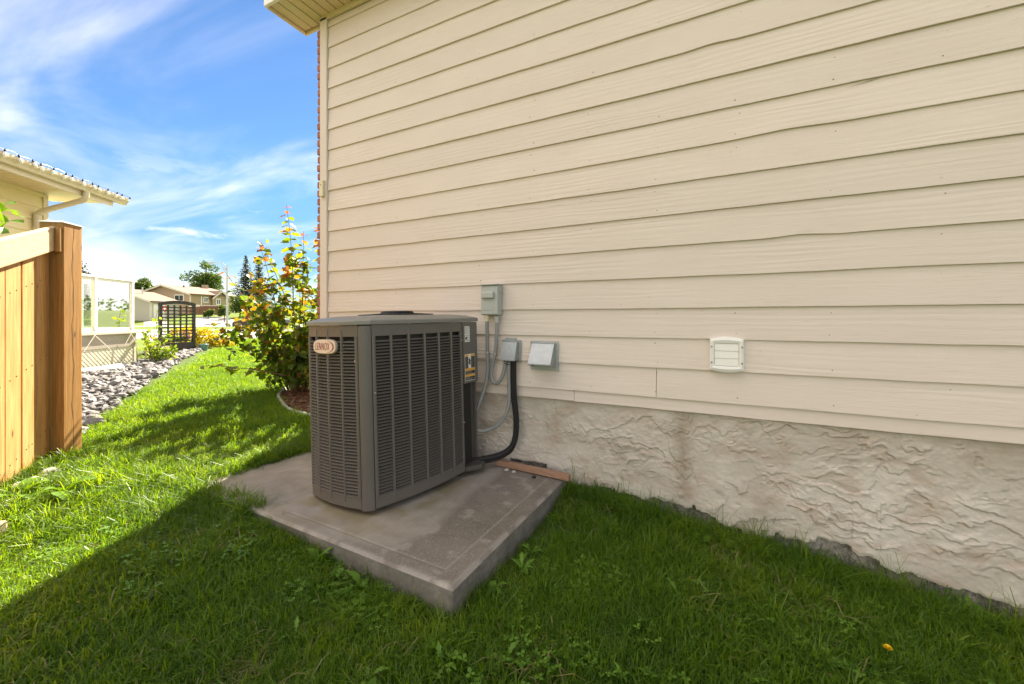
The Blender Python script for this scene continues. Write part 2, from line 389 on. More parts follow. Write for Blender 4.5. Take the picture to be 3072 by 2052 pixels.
M['bark'] = mk_wood('bark', (.09, .065, .045), (.14, .10, .07), (.19, .14, .10), scale=3, specks=False)
M['redstem'] = plain('reddish_stem', (.16, .085, .045), .7, var=.3)
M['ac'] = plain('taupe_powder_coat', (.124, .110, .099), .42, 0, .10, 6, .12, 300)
M['ac_dark'] = plain('dark_taupe_metal', (.075, .068, .058), .5, 0, .12)  # darker taupe metal of the base pan and valve recess
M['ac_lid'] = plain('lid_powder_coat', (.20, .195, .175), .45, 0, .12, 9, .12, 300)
M['black'] = plain('black_plastic', (.012, .012, .013), .45, var=.2)
M['blackfoam'] = plain('black_pipe_insulation', (.014, .013, .013), .75, var=.25, bump=.4, bscale=120)
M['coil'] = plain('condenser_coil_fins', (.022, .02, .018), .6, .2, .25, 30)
M['conduit'] = plain('grey_pvc_conduit', (.27, .275, .27), .5, 0, .10, 15)
M['boxgrey'] = plain('grey_enamel', (.42, .44, .42), .38, 0, .06, 7)
def mk_galv(name, c):
    m, nt, p, o = material(name); v = ncoord(nt)
    vo = nt.nodes.new('ShaderNodeTexVoronoi'); vo.inputs['Scale'].default_value = 55; nt.links.new(v, vo.inputs['Vector'])
    k = nmix(nt, nramp(nt, vo.outputs['Color'], [(.2, 0), (.9, 1)]), tuple(q*.95 for q in c), tuple(min(1, q*1.04) for q in c))
    k = nmix(nt, nramp(nt, nnoise(nt, v, 6, 5), [(.5, 0), (.8, .35)]), k, tuple(q*.6 for q in c))
    nt.links.new(k, p.inputs['Base Color']); p.inputs['Metallic'].default_value = .8; p.inputs['Roughness'].default_value = .55; return m
M['galv'] = mk_galv('galvanised_steel', (.46, .485, .51)); M['galv_old'] = mk_galv('weathered_galvanised_steel', (.42, .45, .46))
M['pvc'] = plain('white_vent_plastic', (.82, .81, .78), .35, var=.03)
M['screw'] = plain('screw_steel', (.16, .15, .14), .35, .8)
M['label_white'] = plain('label_paper', (.68, .67, .63), .5, var=.04); M['label_orange'] = plain('label_orange', (.72, .33, .03), .5, var=.05)
M['label_black'] = plain('label_ink', (.02, .02, .02), .5, var=.05)
M['badge'] = plain('badge_cream', (.72, .58, .50), .3, var=.04, spec=.6); M['badge_rim'] = plain('badge_rim', (.42, .36, .28), .3, .3, .05)
M['badge_red'] = plain('badge_red', (.30, .03, .015), .35, var=.05)
def mk_glass(name='railing_glass', tint=(.80, .90, .86)):
    m, nt, p, o = material(name)
    nt.nodes.remove(p); g = nt.nodes.new('ShaderNodeBsdfGlossy'); g.inputs['Roughness'].default_value = .02
    t = nt.nodes.new('ShaderNodeBsdfTransparent'); t.inputs[0].default_value = (*tint, 1)
    f = nt.nodes.new('ShaderNodeFresnel'); f.inputs[0].default_value = 1.25; mx = nt.nodes.new('ShaderNodeMixShader')
    nt.links.new(f.outputs[0], mx.inputs[0]); nt.links.new(t.outputs[0], mx.inputs[1]); nt.links.new(g.outputs[0], mx.inputs[2]); nt.links.new(mx.outputs[0], o.inputs[0]); return m
M['glass'] = mk_glass()
M['winglass'] = plain('window_glass', (.03, .045, .05), .08, var=.1, spec=.8)
def mk_leaf(name, stops, trans=.45, attr=None, rough=.45, nscale=1.2, tcol=None):
    m, nt, p, o = material(name)
    if attr:
        a = nt.nodes.new('ShaderNodeAttribute'); a.attribute_name = attr; fac = a.outputs['Fac']
    else:
        rn = orandom(nt); g = nt.nodes.new('ShaderNodeNewGeometry'); nn = nnoise(nt, g.outputs['Position'], nscale, 3)
        md = nt.nodes.new('ShaderNodeMath'); md.operation = 'MULTIPLY_ADD'; md.inputs[1].default_value = .55; nt.links.new(rn, md.inputs[0])
        m2 = nt.nodes.new('ShaderNodeMath'); m2.operation = 'MULTIPLY_ADD'; m2.inputs[1].default_value = .9; m2.inputs[2].default_value = -.22; nt.links.new(nn, m2.inputs[0]); nt.links.new(m2.outputs[0], md.inputs[2]); fac = md.outputs[0]
    c = nramp(nt, fac, stops)
    nt.links.new(c, p.inputs['Base Color']); p.inputs['Roughness'].default_value = rough; p.inputs['Specular IOR Level'].default_value = .35
    t = nt.nodes.new('ShaderNodeBsdfTranslucent')
    tc_ = nmix(nt, 1.0, c, tcol if tcol else (2.0, 1.75, .55), 'MULTIPLY'); nt.links.new(tc_, t.inputs[0])
    mx = nt.nodes.new('ShaderNodeMixShader'); mx.inputs[0].default_value = trans
    nt.links.new(p.outputs[0], mx.inputs[1]); nt.links.new(t.outputs[0], mx.inputs[2]); nt.links.new(mx.outputs[0], o.inputs[0]); return m
M['grass'] = mk_leaf('lawn_blade', [(0, (.035, .098, .013)), (.45, (.085, .175, .017)), (.8, (.145, .235, .024)), (1, (.25, .27, .07))], .50, tcol=(2.3, 2.0, .5))
M['grass_dry'] = mk_leaf('dry_blade', [(0, (.17, .155, .06)), (1, (.26, .235, .10))], .3, tcol=(1.2, 1.1, .6))
M['weed'] = mk_leaf('weed_leaf', [(0, (.08, .19, .022)), (1, (.17, .32, .04))], .35)
M['bush'] = mk_leaf('bush_leaf', [(0, (.045, .085, .016)), (.4, (.085, .15, .022)), (.62, (.14, .17, .025)), (.8, (.26, .13, .025)), (1, (.20, .055, .025))], .52, attr='hue', tcol=(2.0, 1.8, .55))
M['birch'] = mk_leaf('tree_leaf', [(0, (.03, .06, .015)), (.6, (.06, .11, .022)), (1, (.10, .16, .035))], .35, attr='hue')
M['spruce'] = mk_leaf('spruce_needles', [(0, (.018, .035, .017)), (.6, (.032, .058, .026)), (1, (.055, .085, .035))], .12, attr='hue')
M['plum'] = mk_leaf('purple_tree_leaf', [(0, (.05, .025, .022)), (1, (.10, .045, .035))], .3, attr='hue')
M['yellow'] = mk_leaf('golden_shrub_leaf', [(0, (.18, .20, .02)), (.6, (.36, .32, .025)), (1, (.45, .30, .03))], .4, attr='hue')
M['lime'] = mk_leaf('young_leaf', [(0, (.08, .15, .02)), (1, (.22, .30, .045))], .45, attr='hue')
M['petal_o'] = plain('orange_petal', (.75, .22, .04), .6); M['petal_p'] = plain('pink_petal', (.70, .17, .38), .6); M['petal_y'] = plain('dandelion_yellow', (.80, .55, .01), .6)
def mk_ground():
    m, nt, p, o = material('lawn_soil')
    g = nt.nodes.new('ShaderNodeNewGeometry').outputs['Position']
    a = nnoise(nt, g, 1.3, 5); b = nnoise(nt, g, 22, 5, .7)
    c = nramp(nt, a, [(.3, (.045, .085, .014)), (.7, (.075, .13, .02))])
    c = nmix(nt, nramp(nt, b, [(.45, 0), (.7, .7)]), c, (.075, .062, .03))
    # open lawns in the distance, where no blades are built, keep the colour of mown grass
    sp = nt.nodes.new('ShaderNodeSeparateXYZ'); nt.links.new(g, sp.inputs[0])
    far = nramp(nt, sp.outputs['X'], [(0, 0), (1, 0)])
    mr = nt.nodes.new('ShaderNodeMapRange'); mr.inputs['From Min'].default_value = -14; mr.inputs['From Max'].default_value = -18; nt.links.new(sp.outputs['X'], mr.inputs[0])
    lawn = nramp(nt, nnoise(nt, g, .5, 6, .7), [(.3, (.075, .125, .018)), (.7, (.13, .18, .028))])
    c = nmix(nt, mr.outputs[0], c, lawn)
    nt.links.new(c, p.inputs['Base Color']); p.inputs['Roughness'].default_value = .95; p.inputs['Specular IOR Level'].default_value = .15
    nbump(nt, p, b, .8, .02); return m
M['ground'] = mk_ground()
M['road'] = mk_concrete('pale_road_concrete', (.25, .24, .22), (.32, .31, .285), sc=.6)
M['walk'] = mk_concrete('sidewalk_concrete', (.28, .27, .25), (.35, .34, .31), sc=.8)
M['soil'] = plain('dark_bed_soil', (.10, .085, .07), .95, var=.4, bump=.8, bscale=30)
def mk_rock():
    m, nt, p, o = material('river_stone'); v = ncoord(nt); r = orandom(nt)
    c = nramp(nt, r, [(0, (.125, .13, .14)), (.3, (.18, .18, .19)), (.55, (.10, .098, .10)), (.75, (.21, .21, .22)), (1, (.085, .078, .075))])
    c = nmix(nt, nramp(nt, nnoise(nt, v, 18, 5, .6), [(.4, 0), (.7, .5)]), c, (.30, .27, .26))
    nt.links.new(c, p.inputs['Base Color']); p.inputs['Roughness'].default_value = .75; nbump(nt, p, nnoise(nt, v, 40, 4), .4, .01); return m
M['rock'] = mk_rock()
M['mulch'] = mk_leaf('bark_mulch', [(0, (.06, .025, .012)), (.6, (.12, .05, .024)), (1, (.21, .10, .05))], .0)
M['edging'] = plain('grey_green_edging', (.30, .33, .29), .6)
M['shingle'] = plain('brown_roof_shingle', (.20, .125, .095), .9, var=.18, scale=3, bump=.5, bscale=12)
M['beige'] = plain('beige_stucco_far', (.36, .275, .19), .9, var=.06, scale=.6); M['palebeige'] = plain('pale_siding_far', (.50, .46, .38), .8, var=.05, scale=.6)
M['trellis'] = plain('black_painted_wood', (.022, .019, .017), .55, var=.3)
M['deckgrey'] = plain('taupe_deck_fascia', (.36, .32, .27), .6, var=.05)
M['lattice'] = plain('cream_lattice', (.62, .58, .49), .5, var=.04)
M['red'] = plain('sign_red', (.62, .02, .02), .4, var=.03); M['signwhite'] = plain('sign_white', (.8, .8, .8), .4, var=.02)
M['steel'] = plain('galvanised_pole', (.45, .47, .48), .45, .6)
M['teal'] = plain('teal_glaze', (.10, .20, .20), .3); M['carpaint'] = plain('dark_car_paint', (.025, .025, .03), .25, .2, .05)
M['tyre'] = plain('rubber', (.015, .015, .015), .8); M['lampwhite'] = plain('frosted_bulb', (.85, .82, .74), .25, var=.05)
M['hubcap'] = plain('alloy', (.5, .5, .5), .3, .8); M['taillight'] = plain('tail_lamp', (.4, .02, .02), .3)

# ------------------------------------------------------------------ terrain
def G(x, y):
    x = np.asarray(x, float); y = np.asarray(y, float)
    z = np.where(x > -.8, .05-.125*(np.minimum(x, 6)+.8), .05+.03*np.minimum(-.8-x, 4.0))
    z = z - .02*np.clip(-y, 0, 6)
    z = z - .13*np.clip(-1.55-y, 0, 1.5)*sstep(-2.2, -3.2, x)*sstep(-9, -5, x)
    dp = np.hypot(np.maximum(np.maximum(-2.78-x, x+.86), 0), np.maximum(-1.25-y, 0))
    z = z - .035*np.exp(-(dp/.16)**2)*sstep(-2.3, -1.3, x)*(y < .1)
    T = -SA*x + CA*(y-CAMY)
    prof = np.interp(T, [0, 16, 20, 22, 40, 47, 50, 56, 66, 90, 400], [.17, .17, .10, .0, .03, .15, .25, .92, 1.95, 2.6, 3.0])
    w = sstep(12, 18, T)
    z = z*(1-w)+prof*w
    z = z + (fbm(x*1.7, y*1.7, 3, 3)-.5)*.035
    return z
def g1(x, y): return float(G(np.array([x]), np.array([y]))[0])

nr, na = 190, 260
rad = np.concatenate([[0.0], np.geomspace(.25, 700, nr-1)]); ang = np.linspace(0, 2*math.pi, na)
RR, AA = np.meshgrid(rad, ang, indexing='ij')
gx, gy = RR*np.cos(AA), CAMY+RR*np.sin(AA)
V = np.stack([gx.ravel(), gy.ravel(), G(gx.ravel(), gy.ravel())], 1)
ground = link_mesh('ground', grid_mesh('ground', V, na, nr, M['ground'])); tag(ground, kind='structure')

def drape(name, poly_fn, nu, nv, mat, off):
    U, Vv = np.meshgrid(np.linspace(0, 1, nu), np.linspace(0, 1, nv))
    x, y = poly_fn(U.ravel(), Vv.ravel())
    P = np.stack([x, y, G(x, y)+off], 1)
    o = link_mesh(name, grid_mesh(name, P, nu, nv, mat)); tag(o, kind='structure'); return o
def cam_frame(r, T):     # lateral offset r and distance T along the viewing direction of the street
    return r*CA - T*SA, r*SA + T*CA + CAMY
drape('street', lambda u, v: cam_frame(-70+160*u, 21+18.6*v), 120, 30, M['road'], .012)
drape('sidewalk', lambda u, v: cam_frame(-70+160*u, 46.6+2.0*v), 120, 5, M['walk'], .03)
drape('driveway', lambda u, v: cam_frame((-.80+(.10-.02*v)*u)*(48.7+11.5*v)+(1-v)*2.0*u, 48.7+11.5*v), 12, 16, M['walk'], .03)
drape('driveway', lambda u, v: cam_frame((-.925+(.06)*u)*(48.7+5.5*v), 48.7+5.5*v), 12, 16, M['walk'], .03)

# ------------------------------------------------------------------ the house with the air conditioner
house = thing('house', 'tan lap sided house wall with rough stucco base and brick corner', 'house', (0, 0, 0))
SIDX0, SIDX1 = -3.131, 2.8
core = MB()
core.box(-3.20, 9, .04, 9.0, -.4, 3.93)
core.build('wall_core', M['mortar'], house)
# roof: gable along the length of the house
rf = MB()
y0, y1, zr = -.34, 9.34, 5.6; ym = 4.5
sec = [(y0, 3.94), (ym, zr-.03), (y1, 3.94), (y1, 4.10), (ym, zr+.15), (y0, 4.10)]
vs = [(x, y, z) for x in (-3.50, 9.3) for y, z in sec]
rf.add(vs, [(0, 1, 4, 5), (1, 2, 3, 4), (11, 10, 7, 6), (10, 9, 8, 7), (0, 6, 7, 1), (1, 7, 8, 2), (3, 9, 10, 4), (4, 10, 11, 5), (5, 11, 6, 0), (2, 8, 9, 3)])
rf.build('roof', M['shingle'], house)
gb = MB(); gb.prism([(.05, 3.93), (ym, 5.5), (8.95, 3.93)], -.0, .04, Matrix(((0, 0, 1, -3.2), (1, 0, 0, 0), (0, 1, 0, 0), (0, 0, 0, 1))))
gb.build('gable', M['siding'], house)
fa = MB()
fa.box(-3.53, 9.3, -.36, -.335, 3.905, 4.10); fa.build('fascia', M['white'], house, bevel=.004)
fa = MB(); fa.box(-3.535, -3.508, -.334, .06, 3.905, 4.12); fa.build('fascia', M['cream_metal'], house, bevel=.004)
fa = MB(); fa.box(-3.507, -3.28, .035, .06, 3.905, 4.10); fa.build('fascia', M['cream_metal'], house, bevel=.004)
sf = MB(); sf.box(-3.507, 9.2, -.334, .034, 3.945, 3.955); soff = sf.build('soffit', M['cream_metal'], house)
x = -3.503; k = 0
sl = MB(); sl.box(0, .093, 0, .36, 0, .012); slm = sl.mesh('soffit_slat', [M['soffit']]); slp = sl.mesh('soffit_slat_plain', [M['cream_metal']])
while x < 2.6:
    o = link_mesh('soffit_slat', slp if k in (0, 1) else slm, soff, Matrix.Translation((x, -.33, 3.926)))
    b = o.modifiers.new('bevel', 'BEVEL'); b.width = .004; b.segments = 1
    x += .1; k += 1
fr = MB(); fr.box(-3.22, 2.8, -.034, -.012, 3.880, 3.9255); fr.build('frieze_channel', M['cream_metal'], house, bevel=.003)
# lap siding: one object for each board
ZL = [-.471, -.294, -.117, .061, .243, .427, .611, .796, .982, 1.168, 1.354, 1.540, 1.727, 1.914, 2.101, 2.288, 2.475, 2.662]
def board(x0, x1, z0, z1, seed, proud=.021, split=None):
    """one lapped board: lower edge stands proud and wavers a little, upper edge tucks under the next"""
    n = max(8, int((x1-x0)/.03)); xs = np.linspace(x0, x1, n)
    e = (fbm(xs*2.3, xs*0+seed, seed, 3)-.5)*.006 + (fbm(xs*14, xs*0+seed*3, seed+9, 2)-.5)*.0018
    if split is not None:
        a, b = split; e = e + .010*np.exp(-((xs-(a+b)/2)/((b-a)*.35))**2)
    pf = [(-proud, 0), (-proud, .0), (-.006, 1), (.028, 1), (.028, 0)]
    vs = []
    for i, xx in enumerate(xs):
        zb = z0+e[i]; wob = (fbm(np.array([xx*1.7]), np.array([seed*2.2]), seed+4, 2)[0]-.5)*.004
        vs += [(xx, -proud+wob, zb), (xx, -proud+wob, zb+.004), (xx, -.006+wob*.4, z1+.022), (xx, .028, z1+.022), (xx, .028, zb)]
    fs = []
    for i in range(n-1):
        for j in range(5): fs.append((i*5+j, i*5+(j+1) % 5, (i+1)*5+(j+1) % 5, (i+1)*5+j))
    fs += [(4, 3, 2, 1, 0), tuple((n-1)*5+j for j in range(5))]
    mb = MB(); mb.add(vs, fs); return mb.build('siding_board', M['siding'], wallp)
wp = MB(); wp.box(-3.19, 9, .029, .039, .4, 3.92); wallp = wp.build('side_wall', M['siding'], house)
for i, z in enumerate(ZL):
    z0 = z+CAMZ; z1 = (ZL[i+1]+CAMZ) if i+1 < len(ZL) else 3.885-.022
    if i == 0:
        board(SIDX0, -.2915, z0, z1, 3); board(-.2885, SIDX1, z0, z1, 4)
    elif i == 8: board(SIDX0, SIDX1, z0, z1, 11+i, split=(.10, .62))
    elif i == 5: board(SIDX0, SIDX1, z0, z1, 11+i, split=(.28, .55))
    elif i == 11: board(SIDX0, .9415, z0, z1, 11+i, split=(-.15, .15)); board(.9435, SIDX1, z0, z1, 61)
    else: board(SIDX0, SIDX1, z0, z1, 11+i)
board(SIDX0, -.8015, .608, -.471+CAMZ, 30, .012); board(-.7985, SIDX1, .608, -.471+CAMZ, 31, .012)
# nails set into the boards (too small to pick out singly)
nm = MB()
for i, z in enumerate(ZL[:-1]):
    for xs in (-2.75, -2.33, -1.95, -1.52, -1.1, -.69, -.28, .14, .55, .96, 1.37):
        for fz in (.18, .8):
            if random.random() < .62:
                xx = xs+random.uniform(-.02, .02); zz = z+CAMZ+.182*fz; yy = -.0205+.014*fz
                nm.disc((xx, yy-.0012, zz), random.uniform(.0022, .0038), .004, 'y', 7)
o = nm.build('nail_heads', M['screw'], house); o['kind'] = 'stuff'
ck = MB(); xs_c = np.linspace(-1.41, .03, 60); vs = []
for i, xx in enumerate(xs_c):
    zc = CAMZ+.762-.032*i/59+.0025*math.sin(i*.7)+.0015*math.sin(i*1.9); w = .0005*(.4+abs(math.sin(i*.37)))*min(1, i/6, (59-i)/6)
    vs += [(xx, -.0122, zc-w), (xx, -.0122, zc+w)]
ck.add(vs, [(2*i, 2*i+2, 2*i+3, 2*i+1) for i in range(59)]); ck.build('crack', M['greywood'], house)
ck = MB(); vs = []
for i in range(14):
    xx = .60+.0118*i; w = .0022*math.sin(math.pi*i/13)*(.4+.6*i/13); zc = CAMZ+1.146+.0016*i; vs += [(xx, -.0125, zc-w), (xx, -.0125, zc+w)]
ck.add(vs, [(2*i, 2*i+2, 2*i+3, 2*i+1) for i in range(13)]); ck.build('crack', M['greywood'], house)
ct = MB(); ct.box(-3.222, -3.134, -.034, .03, .60, 3.905); ct.build('corner_trim', M['trim'], house, bevel=.003)
# brick veneer round the front corner
bw = MB(); bw.box(-3.262, -3.201, .24, 9.0, .0, 3.92); bwall = bw.build('brick_wall', M['brickwall'], house)
mo = MB(); mo.box(-3.256, -3.224, -.012, .24, .05, 3.90); mo.build('mortar_bed', M['mortar'], bwall)
bk = MB()
bk.box(0, .056, 0, .235, 0, .066); bkm = bk.mesh('brick', [M['brick']])
bk = MB(); bk.box(0, .056, 0, .118, 0, .066); bkh = bk.mesh('brick_half', [M['brick']])
z = .10; c = 0
while z < 3.83:
    jx = random.uniform(-.004, .004)
    for yy, me in (((-.022, bkm),) if c % 2 == 0 else ((-.022, bkh), (.108, bkh))):
        o = link_mesh('brick', me, bwall, Matrix.Translation((-3.280+jx, yy+random.uniform(-.002, .002), z)))
        b = o.modifiers.new('bevel', 'BEVEL'); b.width = .012; b.segments = 2
    z += .0778; c += 1
# stucco base: trowelled skin with ledges, broken lower edge, stained concrete behind
nx, nz = 1320, 190
xs = np.linspace(-3.21, 2.75, nx); tz = np.linspace(0, 1, nz)
stp = np.floor(fbm(xs*4.2, xs*0+.3, 5, 3)*7)/7; stp = .6*stp+.4*fbm(xs*4.2, xs*0+.3, 5, 3)
zb = G(xs, xs*0-.02) + .020 + .26*np.clip(stp-.36, 0, .45) + (fbm(xs*20, xs*0, 8, 4, .65)-.5)*.045
zb = zb + .045*sstep(.2, 1.2, xs)
zb = np.where((xs > -1.28) & (xs < -1.0), .155+(fbm(xs*20, xs*0, 2, 2)-.5)*.03, zb)
zb = np.where(xs < -1.28, np.minimum(zb, .12), zb)
X = np.repeat(xs[None, :], nz, 0); Z = zb[None, :]*(1-tz[:, None]) + .640*tz[:, None]
wx = X + .10*(fbm(X*2.2, Z*3.1, 21, 3)-.5)*2 + .035*(fbm(X*17, Z*17, 22, 3)-.5)*2; wz = Z + .13*(fbm(X*2.5, Z*2.9, 33, 4)-.5)*2 + .040*(fbm(X*15, Z*19, 34, 4, .65)-.5)*2
nf = fbm(wx*1.7, wz*3.4, 40, 4, .58)*2.2 + wz*2.2 + .30*wx
ph = nf*3.0; saw = ph-np.floor(ph)
led = np.where(saw > .03, (1-saw)/.97, saw/.03)**1.1
mask = sstep(.41, .60, fbm(X*3.1+9, Z*5, 51, 4, .6)); mask2 = sstep(.44, .62, fbm(X*5+3, Z*8, 71, 4, .6))
ph2 = (fbm(wx*6+2, wz*9, 90, 4, .62)*3.4 + wz*5 - .8*wx); saw2 = ph2-np.floor(ph2); led2 = np.where(saw2 > .09, (1-saw2)/.91, saw2/.09)**1.5
h = .0105*led*mask + .0062*led2*mask2 + .0034*fbm(X*60, Z*60, 61, 3) + .002*fbm(X*6, Z*6, 62, 2)
edge = sstep(0, .03, tz)[:, None]
Y = .014 - h*(.35+.65*edge) ; Y[0, :] = .030
P = np.stack([X.ravel(), Y.ravel(), Z.ravel()], 1)
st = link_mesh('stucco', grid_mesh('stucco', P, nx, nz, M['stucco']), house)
fo = MB(); fo.box(-3.20, 9, .027, .0385, -.5, .42); fo.build('foundation', M['found'], house)

# ------------------------------------------------------------------ concrete pad
pc = [(-2.95, -1.21), (-.88, -1.27), (-.838, -.03), (-2.93, -.03)]
nx, ny = 240, 160
def nonuni(n, grooves):
    u = np.linspace(0, 1, n)
    for gq in grooves:
        i = np.argmin(abs(u-gq)); u[i] = gq; u[i-1] = gq-.004; u[i+1] = gq+.004
    return np.sort(u)
uu = nonuni(nx, [1-.047]); vv = nonuni(ny, [.065]); gu, gv = 1-.047, .065
U, Vv = np.meshgrid(uu, vv)
def bil(U, Vv):
    a = [(1-U)*(1-Vv), U*(1-Vv), U*Vv, (1-U)*Vv]
    return sum(w*p[0] for w, p in zip(a, pc)), sum(w*p[1] for w, p in zip(a, pc))
X, Yp = bil(U, Vv)
top = .120 + .004*(fbm(X*3, Yp*3, 4, 3)-.5) + .0012*(fbm(X*60, Yp*60, 14, 2)-.5) - .015*(X < -2.2)*(-2.2-X)
gr = ((abs(U-gu) < .0015) & (Vv > gv-.002)) | ((abs(Vv-gv) < .002) & (U < gu+.002) & (U > .45))
top = top - .0035*gr
rim = np.minimum(np.minimum(U*1.92, (1-U)*1.92), np.minimum(Vv*1.2, 9))
top = top - .012*np.clip(1-rim/.010, 0, 1)**2
P = np.stack([X.ravel(), Yp.ravel(), top.ravel()], 1)
me = grid_mesh('concrete_pad', P, nx, ny, M['slab'])
att = me.color_attributes.new('stain', 'FLOAT_COLOR', 'POINT')
n_ = fbm(X*4, Yp*4, 77, 4)
d_ac = np.hypot(np.maximum(abs(X+1.72)-.30, 0), np.maximum(abs(Yp+.62)-.42, 0))
dirty = sstep(.10, .22, d_ac+(n_-.5)*.12)*sstep(-2.0, -1.45, X+.25*(n_-.5))
light = np.clip(1-rim/.03, 0, 1)*.55*sstep(.35, .6, fbm(X*9, Yp*9, 5, 3)) + gr*.35 + .35*sstep(.6, .75, fbm(X*14, Yp*14, 15, 3))*dirty
moss = sstep(.10, .0, d_ac)*.75*sstep(.3, .6, fbm(X*8, Yp*8, 31, 3)) + .4*sstep(.09, .02, abs(d_ac-.13))*sstep(.5, .65, fbm(X*3, Yp*3, 36, 3))
C = np.stack([dirty.ravel(), np.clip(light, 0, 1).ravel(), np.clip(moss, 0, 1).ravel(), np.ones(X.size)], 1)
att.data.foreach_set('color', C.astype(np.float32).ravel())
pad = link_mesh('concrete_pad', me); tag(pad, 'low weathered concrete pad under the air conditioner', 'pad')
# pad sides, rough below
ring = [(X[0, i], Yp[0, i], top[0, i]) for i in range(nx)] + [(X[j, -1], Yp[j, -1], top[j, -1]) for j in range(1, ny)]
ring = [(X[j, 0], Yp[j, 0], top[j, 0]) for j in range(ny-1, 0, -1)] + ring
lv = 9; P = []
ra = np.array(ring)
for k in range(lv):
    t = k/(lv-1); zz = ra[:, 2]-t*.17
    nn = (fbm(ra[:, 0]*25+ra[:, 1]*19, zz*25, 55, 3)-.5)
    off = .004*nn + .016*t**3*np.clip(fbm(ra[:, 0]*9+ra[:, 1]*7, zz*3, 57, 3)-.3, 0, 1)*2
    dx = np.gradient(ra[:, 0]); dy = np.gradient(ra[:, 1]); L = np.hypot(dx, dy)+1e-9
    P.append(np.stack([ra[:, 0]+dy/L*off*(k > 0), ra[:, 1]-dx/L*off*(k > 0), zz], 1))
side = link_mesh('pad_side', grid_mesh('pad_side', np.concatenate(P[::-1]), len(ra), lv, M['concrete']), pad)

# ------------------------------------------------------------------ air conditioner
ACO = (-1.72, -.62, .12)
ac = thing('air_conditioner', 'tall taupe louvered air conditioner condenser standing on the concrete pad', 'air conditioner', ACO)
ZB, ZT = .154, 1.117          # underside and top of the panels
def chain(p, a0, a1, n, w):    # points of n facets of width w, heading turning from a0 to a1 (degrees from +Y to +X)
    pts = [Vector((p[0], p[1]))]
    for i in range(n):
        a = R(a0+(a1-a0)*(i+.5)/n); pts.append(pts[-1]+Vector((math.sin(a), math.cos(a)))*w)
    return pts
rightp = chain((-1.567, -.98), 24.0, 2.5, 6, .1075)       # near corner -> service corner
frontp = chain((-1.627, -1.018), -101.0, -71.5, 4, .1055)  # near corner -> left corner
Ec = rightp[-1]; Ee = Ec+Vector((math.sin(R(7)), math.cos(R(7))))*.150
Al = frontp[-1]; A2 = Al+Vector((-.030, .030)); 
backL = Vector((-2.02, -.19)); 
outline = [*reversed(rightp)][::-1]
out2 = [frontp[0]] + rightp + [Ee] + [Ee+Vector((-.03, .03)), backL+Vector((.03, .02)), backL, A2] + list(reversed(frontp))[:-1]
def sheet(mb, pts, z0, z1, th=.006, outn=0.0):
    """upright sheet following plan points; outn pushes it outward"""
    cen = Vector((-1.72, -.62)); n = len(pts); nrm = []
    for i in range(n):
        d = (pts[min(i+1, n-1)]-pts[max(i-1, 0)]).normalized(); q = Vector((d.y, -d.x))
        if q.dot(pts[i]-cen) < 0: q = -q
        nrm.append(q)
    vs = []
    for p, q in zip(pts, nrm):
        a, b = p+q*outn, p+q*(outn-th)
        vs += [(a.x, a.y, z0), (a.x, a.y, z1), (b.x, b.y, z1), (b.x, b.y, z0)]
    fs = [(i*4+j, i*4+(j+1) % 4, (i+1)*4+(j+1) % 4, (i+1)*4+j) for i in range(n-1) for j in range(4)]
    fs += [(3, 2, 1, 0), tuple((n-1)*4+j for j in range(4))]
    mb.add(vs, fs)
def louver_panel(pts, w, own):
    mb = MB()
    sheet(mb, pts, ZT-.060, ZT); sheet(mb, pts, ZB, ZB+.058)
    n = len(pts)-1; cen = Vector((-1.72, -.62))
    for i, p in enumerate(pts):       # ribs between the louver columns
        d = (pts[min(i+1, n)]-pts[max(i-1, 0)]).normalized(); q = Vector((d.y, -d.x))
        if q.dot(p-cen) < 0: q = -q
        hw = .0075 if 0 < i < n else .010
        c = p + (d*.011 if i == 0 else (-d*.011 if i == n else Vector((0, 0))))
        rib = [c-d*hw+q*.0005, c-d*(hw*.45)+q*.006, c+d*(hw*.45)+q*.006, c+d*hw+q*.0005, c+d*hw-q*.010, c-d*hw-q*.010]
        mb.prism([(v.x, v.y) for v in rib], ZB+.0582, ZT-.0602)
        if 0 < i < n:
            rib = [c-d*.003+q*.0006, c+q*.0035, c+d*.003+q*.0006]
            mb.prism([(v.x, v.y) for v in rib], ZT-.0600, ZT-.022); mb.prism([(v.x, v.y) for v in rib], ZB+.03, ZB+.0580)
    panel = mb.build('louver_panel', M['ac'], ac)
    rows = 49; pitch = (ZT-ZB-.060-.058)/rows
    L = w-.0152
    sm = MB()   # one pressed louver: lip outside and low, top edge tucked in
    pr = [(.0046, 0.0), (.0052, .0026), (-.0078, .0094), (-.0090, .0087), (.0012, .0003)]
    hl = L/2
    vs = [(-hl, a, b) for a, b in pr] + [(hl, a, b) for a, b in pr]
    sm.add(vs, [(0, 1, 2, 3, 4), (9, 8, 7, 6, 5)] + [(j, 5+j, 5+(j+1) % 5, (j+1) % 5) for j in range(5)])
    slat_me = sm.mesh('louver_slat', [M['ac']])
    rest = MB()
    for i in range(n):
        a, b = pts[i], pts[i+1]; d = (b-a).normalized(); q = Vector((d.y, -d.x)); c = (a+b)/2
        if q.dot(c-cen) < 0: q = -q
        for r in range(rows):
            z = ZB+.0585+pitch*r+.002
            if r >= rows-1: continue
            X = Vector((d.x, d.y, 0)); Y = Vector((q.x, q.y, 0)); m = Matrix((( X.x, Y.x, 0, c.x), (X.y, Y.y, 0, c.y), (0, 0, 1, z), (0, 0, 0, 1)))
            if i in own: link_mesh('louver_slat', slat_me, panel, m)
            else: rest.add([m @ Vector(v) for v in vs], sm.f)
    if rest.v:
        o = rest.build('louver_slats', M['ac'], panel); o['kind'] = 'stuff'
    return panel
